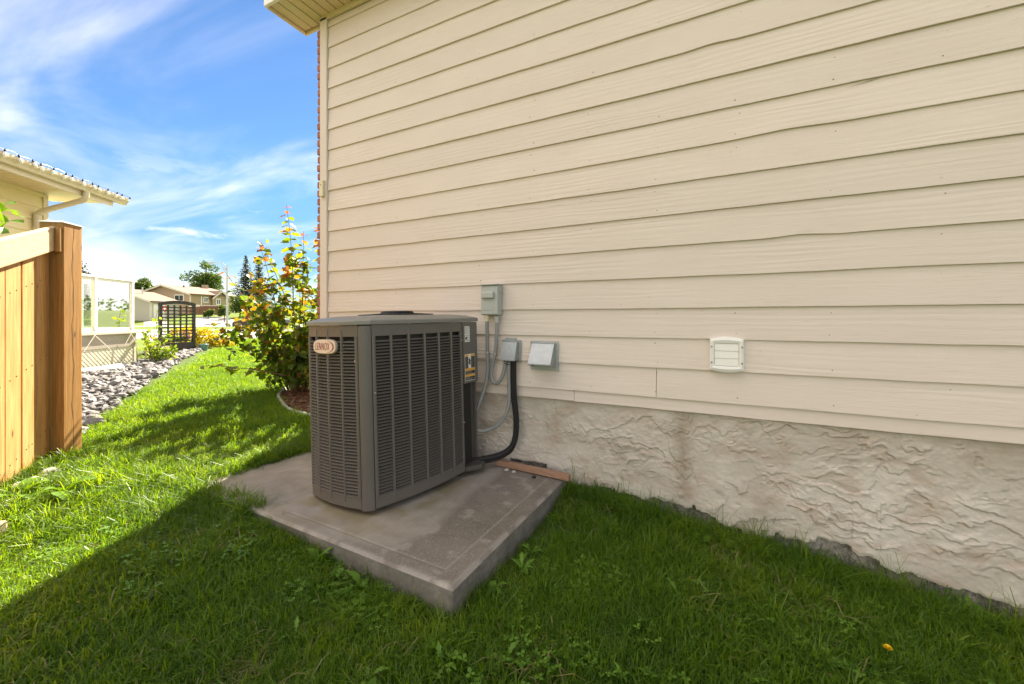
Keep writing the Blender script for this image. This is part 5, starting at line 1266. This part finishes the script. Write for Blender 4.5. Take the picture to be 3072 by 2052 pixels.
b = spot(-.835, 88); tree('purple_plum_tree', 'purple leaved tree top just over the roof ridge', b, 7.6, blobs_for(Vector((b.x, b.y, CAMZ+6.5)), 1.7, .7, 9, (.35, .6), 3), 700, (.2, .35), (.5, .3), 'plum', 13, .15)
for i, (u, T, z, r, lab) in enumerate(((-.722, 53, .9, .75, 'small pale green tree beside the street lamp'), (-.762, 58, .85, .55, 'small round tree before the brown far fence'), (-.682, 60, 2.2, 1.7, 'dark leafy tree behind the bush right of the lamp'), (-.640, 62, 2.0, 1.8, 'leafy tree between the spruces and the bush'))):
    b = spot(u, T); tree('small_tree', lab, b, max(1.2, z+CAMZ+r-b.z), blobs_for(Vector((b.x, b.y, CAMZ+z)), r, r*.9, 10, (r*.3, r*.5), 20+i), 1300, (.14, .28) if r < 1 else (.2, .36), (.75 if i < 2 else .35, .2), 'birch', 30+i, .07)
def spruce(name, label, base, H, Rm, seed, dense=26):
    t = thing(name, label, 'tree', tuple(base), 'trees across the street'); rng = np.random.default_rng(seed)
    mb = MB(); limb(mb, base, base+Vector((0, 0, H)), .22, .02, 8, .004); 
    P = []; S = []; 
    nt_ = dense
    for i in range(nt_):
        f = i/(nt_-1); z = H*(.10+.9*f); rl = Rm*(1-f)**.9+.10
        nb_ = int(11-5*f)
        for k in range(nb_):
            a = 2*math.pi*(k/nb_)+rng.uniform(-.35, .35); L = rl*rng.uniform(.72, 1.12)
            tip = base+Vector((math.cos(a)*L, math.sin(a)*L, z-L*.22)); root = base+Vector((0, 0, z))
            mb.tube([root, tip], [.03, .008], 4)
            for q in np.linspace(.18, 1.0, max(3, int(L/.16))):
                c = root.lerp(tip, q)
                for _ in range(2): P.append((c.x+rng.normal()*.09, c.y+rng.normal()*.09, c.z+rng.normal()*.05-.03)); S.append(.34*(1.15-q*.5))
    mb.build('trunk', M['bark'], t); P = np.array(P); S = np.array(S)*rng.uniform(.7, 1.2, len(P)); Hh = np.clip(rng.normal(.45, .25, len(P)), 0, 1)
    o = link_mesh('crown', leaf_mesh('crown', P, S, Hh, M['spruce'], 'diamond', droop=.25), t, Matrix.Identity(4)); o['kind'] = 'stuff'; return t
spruce('spruce_tree', 'large dark spruce behind the fence post and glass railing', spot(-1.098, 60), 10.0, 4.6, 1, 34)
spruce('spruce_tree', 'left of two spruces rising behind the bush', spot(-.668, 78), 11.0, 3.3, 2)
spruce('spruce_tree', 'right slimmer one of two spruces behind the bush', spot(-.636, 82), 11.4, 2.7, 3)
fw = thing('distant_wood', 'low band of distant trees behind the far houses', 'trees', tuple(spot(-.8, 140)))
del fw['category']; 
wb = []
rng = np.random.default_rng(5)
for k in range(90):
    u = -2.6+4.6*k/90; q = spot(u, 150+rng.uniform(-10, 15)); wb.append(((q.x, q.y, q.z+2.0+rng.uniform(-.5, 1.0)), (5, 5, 2.6+rng.uniform(0, .8))))
bpy.data.objects.remove(fw)
o = link_mesh('distant_wood', leaf_mesh('distant_wood', np.concatenate([rand_in(90, c, r, rng, .3) for c, r in wb]), rng.uniform(.8, 1.5, 90*len(wb)), np.clip(rng.normal(.35, .2, 90*len(wb)), 0, 1), M['birch']), None); tag(o, 'low band of distant trees behind the far houses', 'trees', kind='stuff')

# ------------------------------------------------------------------ the bush by the house corner
BB = Vector((-4.86, .90, .14)); bush = thing('ninebark_bush', 'tall leafy bush with orange new growth at the house corner', 'bush', tuple(BB))
rng = np.random.default_rng(21); rr_ = random.Random(21)
stems = [((-.62, -.18), 1.25), ((-.45, .35), 1.45), ((-.20, -.25), 1.75), ((.05, .1), 1.8), ((.22, -.22), 1.55), ((.42, .12), 1.4), ((.55, -.05), 1.2), ((-.1, .45), 1.6), ((.3, .45), 1.5), ((-.7, .25), 1.0), ((.1, -.5), 1.15), ((.62, .35), 1.3), ((-.4, -.45), .85), ((.85, .2), 1.35), ((.75, .6), 1.6), ((.95, .5), 1.75), ((1.1, .35), 1.5), ((.6, .25), 1.85), ((-.85, -.1), 1.15)]
mb = MB(); P = []; Hh = []; S = []
for (dx, dy), h in stems:
    tip = BB+Vector((dx*1.15, dy*1.15, h)); rb_ = BB+Vector((dx*.16, dy*.16, 0)); ctl = BB+Vector((dx*.55, dy*.55, h*.5)); pts = []
    for k in range(9):
        t = k/8; pts.append(rb_*(1-t)**2+2*ctl*t*(1-t)+tip*t*t)
    mb.tube(pts, [.0085-.0007*k for k in range(9)], 6)
    for k in range(13):                       # side twigs
        f = rng.uniform(.12, 1.0); i = min(7, int(f*8)); c = pts[i].lerp(pts[i+1], f*8-i)
        d = Vector((rng.normal(), rng.normal(), .35+rng.normal()*.5)).normalized(); L = rng.uniform(.14, .34); e = c+d*L
        mb.tube([c, e], [.004, .0018], 4)
        for q in range(15):
            g = rng.uniform(.10, 1.1); p_ = c.lerp(e, g); P.append((p_.x+rng.normal()*.035, p_.y+rng.normal()*.035, p_.z+rng.normal()*.035)); zf = (p_.z-.2)/1.8
            out_ = math.hypot(p_.x-BB.x, p_.y-BB.y); Hh.append(np.clip(.20+.36*zf+.28*(g-.5)+rng.normal()*.19+ .12*out_, 0, 1)); S.append(rng.uniform(.05, .10))
mb.build('stems', M['redstem'], bush)
P = np.array(P); keep = P[:, 2] > .26; P = P[keep]; Hh = np.array(Hh)[keep]; S = np.array(S)[keep]
o = link_mesh('foliage', leaf_mesh('foliage', P, S, Hh, M['bush'], 'lobed', up=.8, droop=.12), bush, Matrix.Identity(4)); o['kind'] = 'stuff'
# long new shoots whose leaves can be picked out one by one
lob = MB(); prof_ = [(0, 0, 0), (.18, .40, .08), (.52, .30, .04), (.62, .50, .09), (.80, .22, .02), (1.1, 0, -.12), (.80, -.22, .02), (.62, -.50, .09), (.52, -.30, .04), (.18, -.40, .08), (.55, 0, -.03)]
lob.add(prof_, [(0, 1, 2, 10), (2, 3, 4, 10), (4, 5, 10), (5, 6, 10), (6, 7, 8, 10), (8, 9, 0, 10)])
lobm = []
for hv in (.3, .5, .62, .8, .97):
    me = lob.mesh('leaf', [M['bush']]); a = me.attributes.new('hue', 'FLOAT', 'POINT'); a.data.foreach_set('value', [hv]*11); lobm.append(me)
shoots = [((-.02, -.05, 1.2), (-.03, -.02, 1.9), (-.20, -.02, 2.66), 46, 1.05), ((.30, .1, 1.2), (.34, .12, 1.9), (.25, .12, 2.36), 40, 1.0), ((.55, .2, 1.2), (.55, .22, 1.9), (.52, .2, 2.40), 38, 1.0), ((-.1, 0, 1.2), (-.3, -.08, 1.7), (-.50, -.16, 2.15), 32, 1.0), ((-.35, -.1, 1.0), (-.75, -.3, 1.45), (-.98, -.40, 1.85), 14, 1.05), ((.2, -.3, .45), (-.2, -.75, .62), (-.42, -.95, .60), 12, .9), ((.45, .2, 1.3), (.42, .15, 1.8), (.40, .1, 2.25), 26, .95), ((.7, .3, 1.3), (.74, .3, 1.9), (.78, .28, 2.4), 28, 1.0), ((.1, 0, 1.3), (.08, .02, 1.8), (.05, .05, 2.3), 26, 1.0)]
for (a, c, e, n, sc_) in shoots:
    a, c, e = BB+Vector(a)-Vector((0, 0, .14)), BB+Vector(c)-Vector((0, 0, .14)), BB+Vector(e)-Vector((0, 0, .14))
    pts = [a*(1-t)**2+2*c*t*(1-t)+e*t*t for t in np.linspace(0, 1, 12)]
    mb = MB(); mb.tube(pts, [.0065-.0004*k for k in range(12)], 6); mb.build('shoot', M['redstem'], bush)
    for k in range(n):
        f = .12+.88*(k+.5)/n; i = min(10, int(f*11)); q = pts[i].lerp(pts[i+1], f*11-i); az = k*2.4+rr_.uniform(-.4, .4)
        hi = 4 if f > .9 else (3 if f > .74 and rr_.random() < .7 else (2 if rr_.random() < .5 else rr_.choice([0, 1, 1])))
        sz = (.070+.045*math.sin(math.pi*min(1, f*.95)))*sc_*rr_.uniform(.8, 1.15)*(.7 if f > .93 else 1)
        m = Matrix.Translation(q) @ Matrix.Rotation(az, 4, 'Z') @ Matrix.Rotation(rr_.uniform(-.2, .75), 4, 'Y') @ Matrix.Rotation(rr_.uniform(-.4, .4), 4, 'X') @ Matrix.Translation((.012, 0, 0)) @ Matrix.Scale(sz, 4)
        link_mesh('leaf', lobm[hi], bush, m)
# mulch bed and edging
edge = [(-6.3, 3.0), (-5.75, 1.9), (-5.48, 1.42), (-5.22, 1.02), (-4.82, .62), (-4.43, .40), (-4.05, .24), (-3.78, .18), (-3.32, .12)]
es = smooth([(x, y, 0) for x, y in edge], 6)
ed = thing('bed_edging', 'curved grey edging strip round the mulch bed', 'edging', (-4.8, .6, .15))
mb = MB(); mb.tube([(p.x, p.y, g1(p.x, p.y)+.028) for p in es], .020, 8); mb.build('edging_tube', M['edging'], ed, smooth=True)
mb = MB(); poly = [(p.x, p.y) for p in es]+[(-3.29, 3.0)]
mb.add([(x, y, g1(x, y)+.012) for x, y in poly], [tuple(range(len(poly)))]); mul_o = mb.build('mulch_bed', M['soil']); tag(mul_o, kind='structure')

# ------------------------------------------------------------------ scatter helper
def in_poly(x, y, poly):
    c = np.zeros(len(x), bool); j = len(poly)-1
    for i in range(len(poly)):
        xi, yi = poly[i]; xj, yj = poly[j]
        c ^= ((yi > y) != (yj > y)) & (x < (xj-xi)*(y-yi)/(yj-yi+1e-12)+xi); j = i
    return c
def scatter(name, P, rot, scl, idx, meshes, parent=None, mat=None):
    coll = bpy.data.collections.new(name+'_parts')
    for i, me in enumerate(meshes):
        o = bpy.data.objects.new('%s_part_%02d' % (name, i), me); coll.objects.link(o)
    me = bpy.data.meshes.new(name); me.vertices.add(len(P)); me.vertices.foreach_set('co', np.asarray(P, np.float32).ravel())
    a = me.attributes.new('rot', 'FLOAT_VECTOR', 'POINT'); a.data.foreach_set('vector', np.asarray(rot, np.float32).ravel())
    a = me.attributes.new('scl', 'FLOAT_VECTOR', 'POINT'); a.data.foreach_set('vector', np.asarray(scl, np.float32).ravel())
    a = me.attributes.new('pick', 'INT', 'POINT'); a.data.foreach_set('value', np.asarray(idx, np.int32))
    if mat: me.materials.append(mat)
    o = bpy.data.objects.new(name, me); COL.objects.link(o)
    if parent is not None: o.parent = parent
    ng = bpy.data.node_groups.new(name, 'GeometryNodeTree')
    ng.interface.new_socket('Geometry', in_out='INPUT', socket_type='NodeSocketGeometry'); ng.interface.new_socket('Geometry', in_out='OUTPUT', socket_type='NodeSocketGeometry')
    gi, go = ng.nodes.new('NodeGroupInput'), ng.nodes.new('NodeGroupOutput')
    ci = ng.nodes.new('GeometryNodeCollectionInfo'); ci.inputs['Collection'].default_value = coll; ci.inputs['Separate Children'].default_value = True; ci.inputs['Reset Children'].default_value = True
    ip = ng.nodes.new('GeometryNodeInstanceOnPoints'); ip.inputs['Pick Instance'].default_value = True
    def na(nm, ty):
        n = ng.nodes.new('GeometryNodeInputNamedAttribute'); n.data_type = ty; n.inputs['Name'].default_value = nm; return n.outputs['Attribute']
    e2r = ng.nodes.new('FunctionNodeEulerToRotation'); ng.links.new(na('rot', 'FLOAT_VECTOR'), e2r.inputs[0])
    ng.links.new(gi.outputs[0], ip.inputs['Points']); ng.links.new(ci.outputs[0], ip.inputs['Instance']); ng.links.new(na('pick', 'INT'), ip.inputs['Instance Index'])
    ng.links.new(e2r.outputs[0], ip.inputs['Rotation']); ng.links.new(na('scl', 'FLOAT_VECTOR'), ip.inputs['Scale']); ng.links.new(ip.outputs[0], go.inputs[0])
    md = o.modifiers.new('scatter', 'NODES'); md.node_group = ng
    o['kind'] = 'stuff'; return o

# mulch chips
rng = np.random.default_rng(31)
chips = []
for k in range(5):
    mb = MB(); l, w = rng.uniform(.02, .05), rng.uniform(.006, .014)
    mb.add([(-l, -w, 0), (l*.9, -w*.7, .002), (l, w*.6, .003), (-l*.9, w, .001), (-l, -w, .006), (l*.9, -w*.7, .007), (l, w*.6, .008), (-l*.9, w, .007)], [(3, 2, 1, 0), (4, 5, 6, 7), (0, 1, 5, 4), (1, 2, 6, 5), (2, 3, 7, 6), (3, 0, 4, 7)]); chips.append(mb.mesh('chip', [M['mulch']]))
n = 4200; x = rng.uniform(-6, -3.28, n); y = rng.uniform(.1, 3, n); k_ = in_poly(x, y, poly); x, y = x[k_], y[k_]; n = len(x)
scatter('mulch_chips', np.stack([x, y, G(x, y)+.016+rng.uniform(0, .02, n)], 1), np.stack([rng.normal(0, .35, n), rng.normal(0, .35, n), rng.uniform(0, 6.28, n)], 1), np.repeat(rng.uniform(.7, 1.4, n)[:, None], 3, 1), rng.integers(0, 5, n), chips, mul_o)

# ------------------------------------------------------------------ river stones
rockpoly = [(-4.62, -1.22), (-5.76, -.60), (-7.43, .30), (-9.6, 1.55), (-11.72, 2.78), (-15.3, 5.0), (-15.9, 4.6), (-15.5, 3.6), (-13.8, 2.6), (-12.2, 2.6), (-11.3, 1.75), (-10.0, -.1), (-8.9, -1.6), (-7.6, -3.2), (-5.6, -1.9)]
mb = MB(); px_ = np.array(rockpoly)
mb.add([(x, y, g1(x, y)+.010) for x, y in rockpoly], [tuple(range(len(rockpoly)))])
# fan the sheet so that it follows the ground
gx = np.arange(-16, -4.4, .12); gy = np.arange(-3.3, 5.1, .12); XX, YY = np.meshgrid(gx, gy); ok = in_poly(XX.ravel(), YY.ravel(), rockpoly).reshape(XX.shape)
mb = MB(); vid = {}
for j in range(len(gy)-1):
    for i in range(len(gx)-1):
        if ok[j, i] and ok[j, i+1] and ok[j+1, i] and ok[j+1, i+1]:
            q = []
            for jj, ii in ((j, i), (j, i+1), (j+1, i+1), (j+1, i)):
                if (jj, ii) not in vid: vid[(jj, ii)] = len(mb.v); mb.v.append((gx[ii], gy[jj], g1(gx[ii], gy[jj])+.015))
                q.append(vid[(jj, ii)])
            mb.f.append(tuple(q)); mb.mi.append(0)
rb = mb.build('stone_bed', M['soil']); tag(rb, kind='structure')
rocks = [blob('stone', 1.0, 50+i, M['rock'], 2, .55, random.uniform(.5, .75)) for i in range(10)]
for me in rocks: me.polygons.foreach_set('use_smooth', [False]*len(me.polygons))
rng = np.random.default_rng(41); pts = []
n = 17000; x = rng.uniform(-16, -4.5, n); y = rng.uniform(-3.3, 5.1, n); T_ = -SA*x+CA*(y-CAMY); k_ = in_poly(x, y, rockpoly)
keep_ = []; cell = {}
for xx, yy in zip(x[k_], y[k_]):
    r = rng.uniform(.026, .062) if rng.random() < .85 else rng.uniform(.06, .095)
    ci_, cj = int(xx/.12), int(yy/.12); bad = False
    for a in (-1, 0, 1):
        for b in (-1, 0, 1):
            for (u, v, s) in cell.get((ci_+a, cj+b), []):
                if (u-xx)**2+(v-yy)**2 < (.62*(r+s))**2: bad = True
    if not bad: cell.setdefault((ci_, cj), []).append((xx, yy, r)); keep_.append((xx, yy, r))
keep_.sort(key=lambda q: (-SA*q[0]+CA*(q[1]-CAMY)) - (0 if ((CA*q[0]+SA*(q[1]-CAMY))/max(.1, -SA*q[0]+CA*(q[1]-CAMY)) > -1.10) else -100))
for i, (xx, yy, r) in enumerate(keep_[:300]):
    m = Matrix.Translation((xx, yy, g1(xx, yy)+r*.30+.012)) @ Euler((rng.normal()*.3, rng.normal()*.3, rng.uniform(0, 6.28))).to_matrix().to_4x4() @ Matrix.Diagonal((r*rng.uniform(.9, 1.35), r*rng.uniform(.75, 1.05), r, 1))
    link_mesh('stone', rocks[i % 10], rb, m)
rest = np.array(keep_[300:]); n = len(rest)
scatter('small_stones', np.stack([rest[:, 0], rest[:, 1], G(rest[:, 0], rest[:, 1])+rest[:, 2]*.30+.012], 1), np.stack([rng.normal(0, .3, n), rng.normal(0, .3, n), rng.uniform(0, 6.28, n)], 1), rest[:, 2:3]*np.stack([rng.uniform(.9, 1.35, n), rng.uniform(.75, 1.05, n), np.ones(n)], 1), rng.integers(0, 10, n), rocks, rb)

# ------------------------------------------------------------------ lawn
def clump(n, rad, hmin, hmax, w, lean, seed, mat):
    rng = np.random.default_rng(seed); mb = MB()
    for k in range(n):
        a = rng.uniform(0, 6.28); rr = rad*math.sqrt(rng.uniform()); x, y = rr*math.cos(a), rr*math.sin(a)
        h = rng.uniform(hmin, hmax); la = rng.uniform(0, 6.28); le = abs(rng.normal())*lean*h; ww = w*rng.uniform(.7, 1.25)
        d = Vector((math.cos(la), math.sin(la), 0)); sd_ = Vector((-d.y, d.x, 0))
        ta = rng.uniform(-1, 1); sd_ = (sd_*math.cos(ta)+d*math.sin(ta))
        b = Vector((x, y, -.01)); m1 = b+Vector((0, 0, h*.5))+d*le*.30; m2 = b+Vector((0, 0, h*.82))+d*le*.72; tp = b+Vector((0, 0, h*(1-.25*min(1.5, le/h))))+d*le*1.2
        mb.add([b-sd_*ww*.5, b+sd_*ww*.5, m1-sd_*ww*.5, m1+sd_*ww*.5, m2-sd_*ww*.36, m2+sd_*ww*.36, tp], [(0, 1, 3, 2), (2, 3, 5, 4), (4, 5, 6)])
    return mb.mesh('tuft', [mat])
tufts = [clump(36, .055, .022, .060, .0030, .85, 100+i, M['grass']) for i in range(6)]                 # 0-5 mown lawn
tufts += [clump(30, .05, .05, .115, .0034, 1.0, 120+i, M['grass']) for i in range(4)]                # 6-9 long, flopping
tufts += [clump(16, .06, .02, .045, .0026, 1.3, 140, M['grass_dry'])]                                # 10 dry thatch
tufts += [clump(9, .04, .14, .26, .0024, .55, 150+i, M['grass']) for i in range(2)]                  # 11-12 tall stalks by the wall
tufts += [clump(26, .10, .03, .075, .0075, .7, 160+i, M['grass']) for i in range(4)]                 # 13-16 coarse, for the distance
def clover(seed):
    rng = np.random.default_rng(seed); mb = MB()
    for k in range(9):
        a = rng.uniform(0, 6.28); rr = .05*math.sqrt(rng.uniform()); h = rng.uniform(.015, .035); c = Vector((rr*math.cos(a), rr*math.sin(a), h)); mb.tube([(c.x*.8, c.y*.8, 0), c], .0007, 3)
        for j in range(3):
            t = a+j*2.09; d = Vector((math.cos(t), math.sin(t), rng.uniform(-.1, .25))); s_ = Vector((-d.y, d.x, 0)); L = rng.uniform(.007, .012)
            mb.add([c, c+d*L*.6+s_*L*.5, c+d*L*1.15+s_*L*.25, c+d*L*1.15-s_*L*.25, c+d*L*.6-s_*L*.5], [(0, 1, 2, 3, 4)])
    return mb.mesh('tuft', [M['weed']])
tufts += [clover(170), clover(171)]                                                                  # 17-18 clover
tufts += [clump(20, .05, .035, .085, .0058, 1.0, 180+i, M['grass']) for i in range(2)]               # 19-20 broad bladed
padpoly = [(-2.90, -1.19), (-.885, -1.255), (-.845, .0), (-2.80, .0)]
FP = np.array([-4.22, -1.41]); dv = np.array([DV.x, DV.y]); nv = np.array([NV.x, NV.y])
def lawn_mask(x, y):
    T = -SA*x+CA*(y-CAMY); r = CA*x+SA*(y-CAMY); u = r/np.maximum(T, .01)
    ok = (T > .55) & (u < 1.55) & (u > -1.6)
    ok &= ~((y > -.012) & (x > -3.29))
    ok &= ~in_poly(x, y, padpoly); ok &= ~in_poly(x, y, rockpoly); ok &= ~in_poly(x, y, poly)
    rel = np.stack([x, y], 1)-FP; ok &= ~((rel@nv < -.10) & (rel@dv < .2)); ok &= ~((rel@nv < 0) & (rel@nv > -.2) & (abs(rel@dv-.07) < .09))
    ok &= ~((x > -.87) & (x < -.74+.06*fbm(x*9, y*9, 6, 2)) & (y > -1.05) & (y < -.30) & (fbm(x*14, y*14, 7, 2) > .42))   # bare soil right of the pad
    ok &= ~((x < -4.7) & (y < -1.1-.62*(x+4.7)-.1) )
    return ok, T
rng = np.random.default_rng(77)
A = []
def lay(dens, Tmin, Tmax, box, picks, smin, smax, cond=None):
    x0, x1, y0, y1 = box; n = int(dens*(x1-x0)*(y1-y0)); x = rng.uniform(x0, x1, n); y = rng.uniform(y0, y1, n)
    ok, T = lawn_mask(x, y); ok &= (T > Tmin) & (T <= Tmax)
    if cond is not None: ok &= cond(x, y)
    x, y = x[ok], y[ok]; n = len(x)
    s = rng.uniform(smin, smax, n)*(.8+.5*fbm(x*1.5, y*1.5, 12, 3))
    A.append((np.stack([x, y, G(x, y)], 1), np.stack([rng.normal(0, .10, n), rng.normal(0, .10, n), rng.uniform(0, 6.28, n)], 1), np.repeat(s[:, None], 3, 1), rng.choice(picks, n)))
near = (-5, 2.6, -2.6, 1.0)
lay(640, .5, 3.2, near, [0, 1, 2, 3, 4, 5], .8, 1.45)
bare = lambda x, y: (fbm(x*3, y*3, 19, 3) > .52)
lay(85, .5, 3.2, near, [10], .8, 1.8, bare)
lay(130, .5, 3.2, near, [6, 7, 8, 9], .5, .95, lambda x, y: fbm(x*1.2, y*1.2, 29, 3) > .44)
lay(80, .5, 3.2, near, [17, 18], .7, 1.3, lambda x, y: fbm(x*2.1, y*2.1, 59, 3) > .53)
lay(90, .5, 3.4, near, [19, 20], .6, 1.1, lambda x, y: fbm(x*1.6, y*1.6, 69, 3) > .47)
lay(320, 3.2, 8, (-9, -2.5, -2.6, 5), [0, 1, 2, 3, 4, 5], 1.1, 1.7)
lay(30, 3.2, 8, (-9, -2.5, -2.6, 5), [6, 7, 8, 9], .5, .9)
lay(85, 7.0, 22, (-21, -4, -1.5, 19), [13, 14, 15, 16], .9, 1.5)
# long grass: along the wall, round the pad, at the fence and over the left end of the pad
def near_wall(x, y): return (y > -.16) & (x > -.86)
def near_pad(x, y):
    d = np.maximum(np.maximum(-2.92-x, x+.86), np.maximum(-1.25-y, y+0)); return (d > 0) & (d < .10) & (y < .1)
def near_fence(x, y):
    return (((x+3.55)/.75)**2+((y+1.62)/.38)**2 < 1) | (((x+2.9)/.42)**2+((y+1.25)/.30)**2 < 1) | ((x < -2.55) & (x > -3.0) & (y > -1.3) & (y < -.1))
lay(520, .4, 4, (-.9, 2.6, -.2, 0), [6, 7, 8, 9], .6, 1.25, near_wall)
lay(150, .4, 4, (-.9, 2.6, -.14, 0), [11, 12], .55, 1.15, lambda x, y: near_wall(x, y) & (fbm(x*3, y*0, 44, 2) > .45))
lay(330, .4, 4, (-3.1, -.6, -1.5, .1), [6, 7, 8, 9], .5, .95, lambda x, y: near_pad(x, y) & (fbm(x*3, y*3, 45, 2) > .40) & ((x < -1.25) | (y > -.4)))
lay(300, .4, 5, (-4.4, -2.4, -2.1, 0), [6, 7, 8, 9], .7, 1.35, near_fence)
lay(20, .4, 5, (-4.4, -2.4, -2.1, 0), [11, 12], .5, .9, near_fence)
# grass flopping over the pad's left corner
n = 620; x = rng.uniform(-2.98, -2.2, n); y = rng.uniform(-1.26, -.1, n); k_ = (x+2.78+.12*np.abs(y+.55) + .14*(fbm(x*7, y*7, 3, 2)-.5) < 0) | ((y < -1.15) & (x < -1.75) & (rng.uniform(size=n) < .7))
x, y = x[k_], y[k_]; n = len(x)
A.append((np.stack([x, y, np.full(n, .095)], 1), np.stack([rng.normal(0, .3, n), rng.normal(0, .3, n), rng.uniform(0, 6.28, n)], 1), np.repeat(rng.uniform(.6, 1.1, n)[:, None], 3, 1), rng.choice([6, 7, 8, 9], n)))
Pg, Rg, Sg, Ig = [np.concatenate(q) for q in zip(*A)]
lawn = scatter('lawn_grass', Pg, Rg, Sg, Ig, tufts); tag(lawn, 'green lawn grass, sunlit at left and shaded at right', 'grass', kind='stuff')
print('grass tufts', len(Pg))

# ------------------------------------------------------------------ weeds
def toothed(L, W_, teeth, seed, curl=.25):
    rng = random.Random(seed); mb = MB(); n = 9; vs = []
    for i in range(n+1):
        f = i/n; w = W_*math.sin(math.pi*min(1, f*.92+.06))**.8*(.35+.85*f if f < .75 else 1.0-.9*(f-.75)/.25*.6)
        if teeth and i % 2 == 1: w *= .55
        z = .55*L*math.sin(f*1.9)*.55-curl*L*f*f; x = L*f*.85
        vs += [(x, -w, z+.10*w), (x-(.02*L if teeth else 0), 0, z-.12*w), (x, w, z+.10*w)]
    mb.add(vs, [(i*3, i*3+1, i*3+4, i*3+3) for i in range(n)]+[(i*3+1, i*3+2, i*3+5, i*3+4) for i in range(n)]); return mb.mesh('leaf', [M['weed']], smooth=True)
lvs = [toothed(.11, .017, True, 1), toothed(.085, .015, True, 2, .4), toothed(.07, .026, False, 3, .3), toothed(.13, .036, False, 4, .35)]
def weed(x, y, label, kinds, n, sc_, seed, z=None, group=None, cat='weed'):
    rng = random.Random(seed); zz = (g1(x, y) if z is None else z)+.012
    t = thing('broadleaf_weed', label, cat, (x, y, zz), group)
    for k in range(n):
        m = Matrix.Translation((x+rng.uniform(-.008, .008), y+rng.uniform(-.008, .008), zz)) @ Matrix.Rotation(2.4*k+rng.uniform(-.3, .3), 4, 'Z') @ Matrix.Rotation(-rng.uniform(.05, .75), 4, 'Y') @ Matrix.Scale(sc_*rng.uniform(.7, 1.15), 4)
        link_mesh('leaf', lvs[rng.choice(kinds)], t, m)
    return t
ctr = 0
big = [(-3.60, -1.72, [3], 5, 1.7, 'large light green dock leaves at the foot of the fence'), (-3.40, -1.60, [3], 4, 1.6, 'broad dock leaves in long grass right of the fence boards'), (-3.34, -1.80, [3, 2], 4, 1.35, 'dark dock leaves beside the timber end'), (-3.25, -1.48, [3, 0], 4, 1.3, 'sunlit dock leaves between fence post and concrete pad'),
       (-2.70, -1.20, [0, 2], 7, 1.0, 'weed clump at the left tip of the concrete pad'), (-2.45, -1.24, [0, 1], 7, 1.0, 'toothed weed leaning over the left front edge of the pad'),
       (-1.60, -1.30, [0, 1], 7, .95, 'dandelion leaves against front pad edge, leftmost of three'), (-1.45, -1.32, [1, 2], 7, .9, 'weed against front pad edge, middle of three'), (-1.30, -1.335, [0, 2], 8, .95, 'weed against front pad edge, nearest the pad corner'),
       (-.78, -.76, [0], 5, .8, 'upright dandelion in bare soil right of the pad'), (-.76, -.90, [0, 2], 7, .8, 'weed rosette beside the right pad edge'), (-.815, -1.06, [2, 1], 6, .75, 'dark little weed close to the near pad corner'),
       (.10, -.16, [3], 3, .75, 'single broad leaf weed in the grass under the stucco wall'), (-.04, -.17, [2], 4, .9, 'rounded leaf weed under the brown stain on the stucco'), (.36, -.10, [2, 0], 6, .8, 'leafy weed against the stucco wall below the white vent'), (.58, -.12, [0, 2], 6, .8, 'second leafy weed against the wall right of the vent'),
       (1.04, -.035, [2, 0], 7, 1.0, 'tall leafy weed climbing the stained concrete at right'), (1.12, -.06, [2], 5, .9, 'leafy weed at the wall near the right edge'), (1.26, -.05, [0, 2], 6, .9, 'rightmost weed against the wall base')]
for i, (x, y, kk, n, s, lab) in enumerate(big): weed(x, y, lab, kk, n, s, 200+i, cat='weed', group='weeds round the pad and wall')
lawnw = [(-.64, -1.21), (-.61, -1.36), (-.20, -.62), (-.52, -.92), (-.13, -.68), (-.26, -1.2), (-.18, -1.15), (.12, -.98), (-2.14, -1.8), (-1.99, -1.78), (-1.3, -1.62), (-.78, -1.47), (-1.75, -1.55), (-1.1, -1.72), (-.42, -1.42), (.45, -.72), (.30, -1.2), (-1.55, -1.80), (-.95, -1.62), (-.05, -1.32)]
for i, (x, y) in enumerate(lawnw): weed(x, y, 'small green weed rosette growing low in the lawn', [0, 1, 2], random.choice([3, 4, 5]), random.uniform(.45, .75), 300+i, cat='weed', group='weed rosettes scattered in the lawn')
dn = thing('dandelion', 'yellow dandelion flower in the lawn at lower right', 'flower', (.59, -.57, g1(.59, -.57)))
z = g1(.59, -.57); mb = MB(); mb.tube([(.59, -.57, z), (.592, -.572, z+.055)], .0022, 6); mb.build('stalk', M['weed'], dn)
for k in range(40):
    a, e = k*2.4, .25+.95*(k/40); mb = MB() if k == 0 else mb
    d = Vector((math.cos(a)*math.cos(e), math.sin(a)*math.cos(e), math.sin(e))); c = Vector((.592, -.572, z+.055)); s = d.cross(Vector((0, 0, 1))).normalized()*.0022
    mb.add([c-s, c+s, c+d*.015+s*1.2, c+d*.015-s*1.2], [(0, 1, 2, 3)])
mb.build('petals', M['petal_y'], dn)
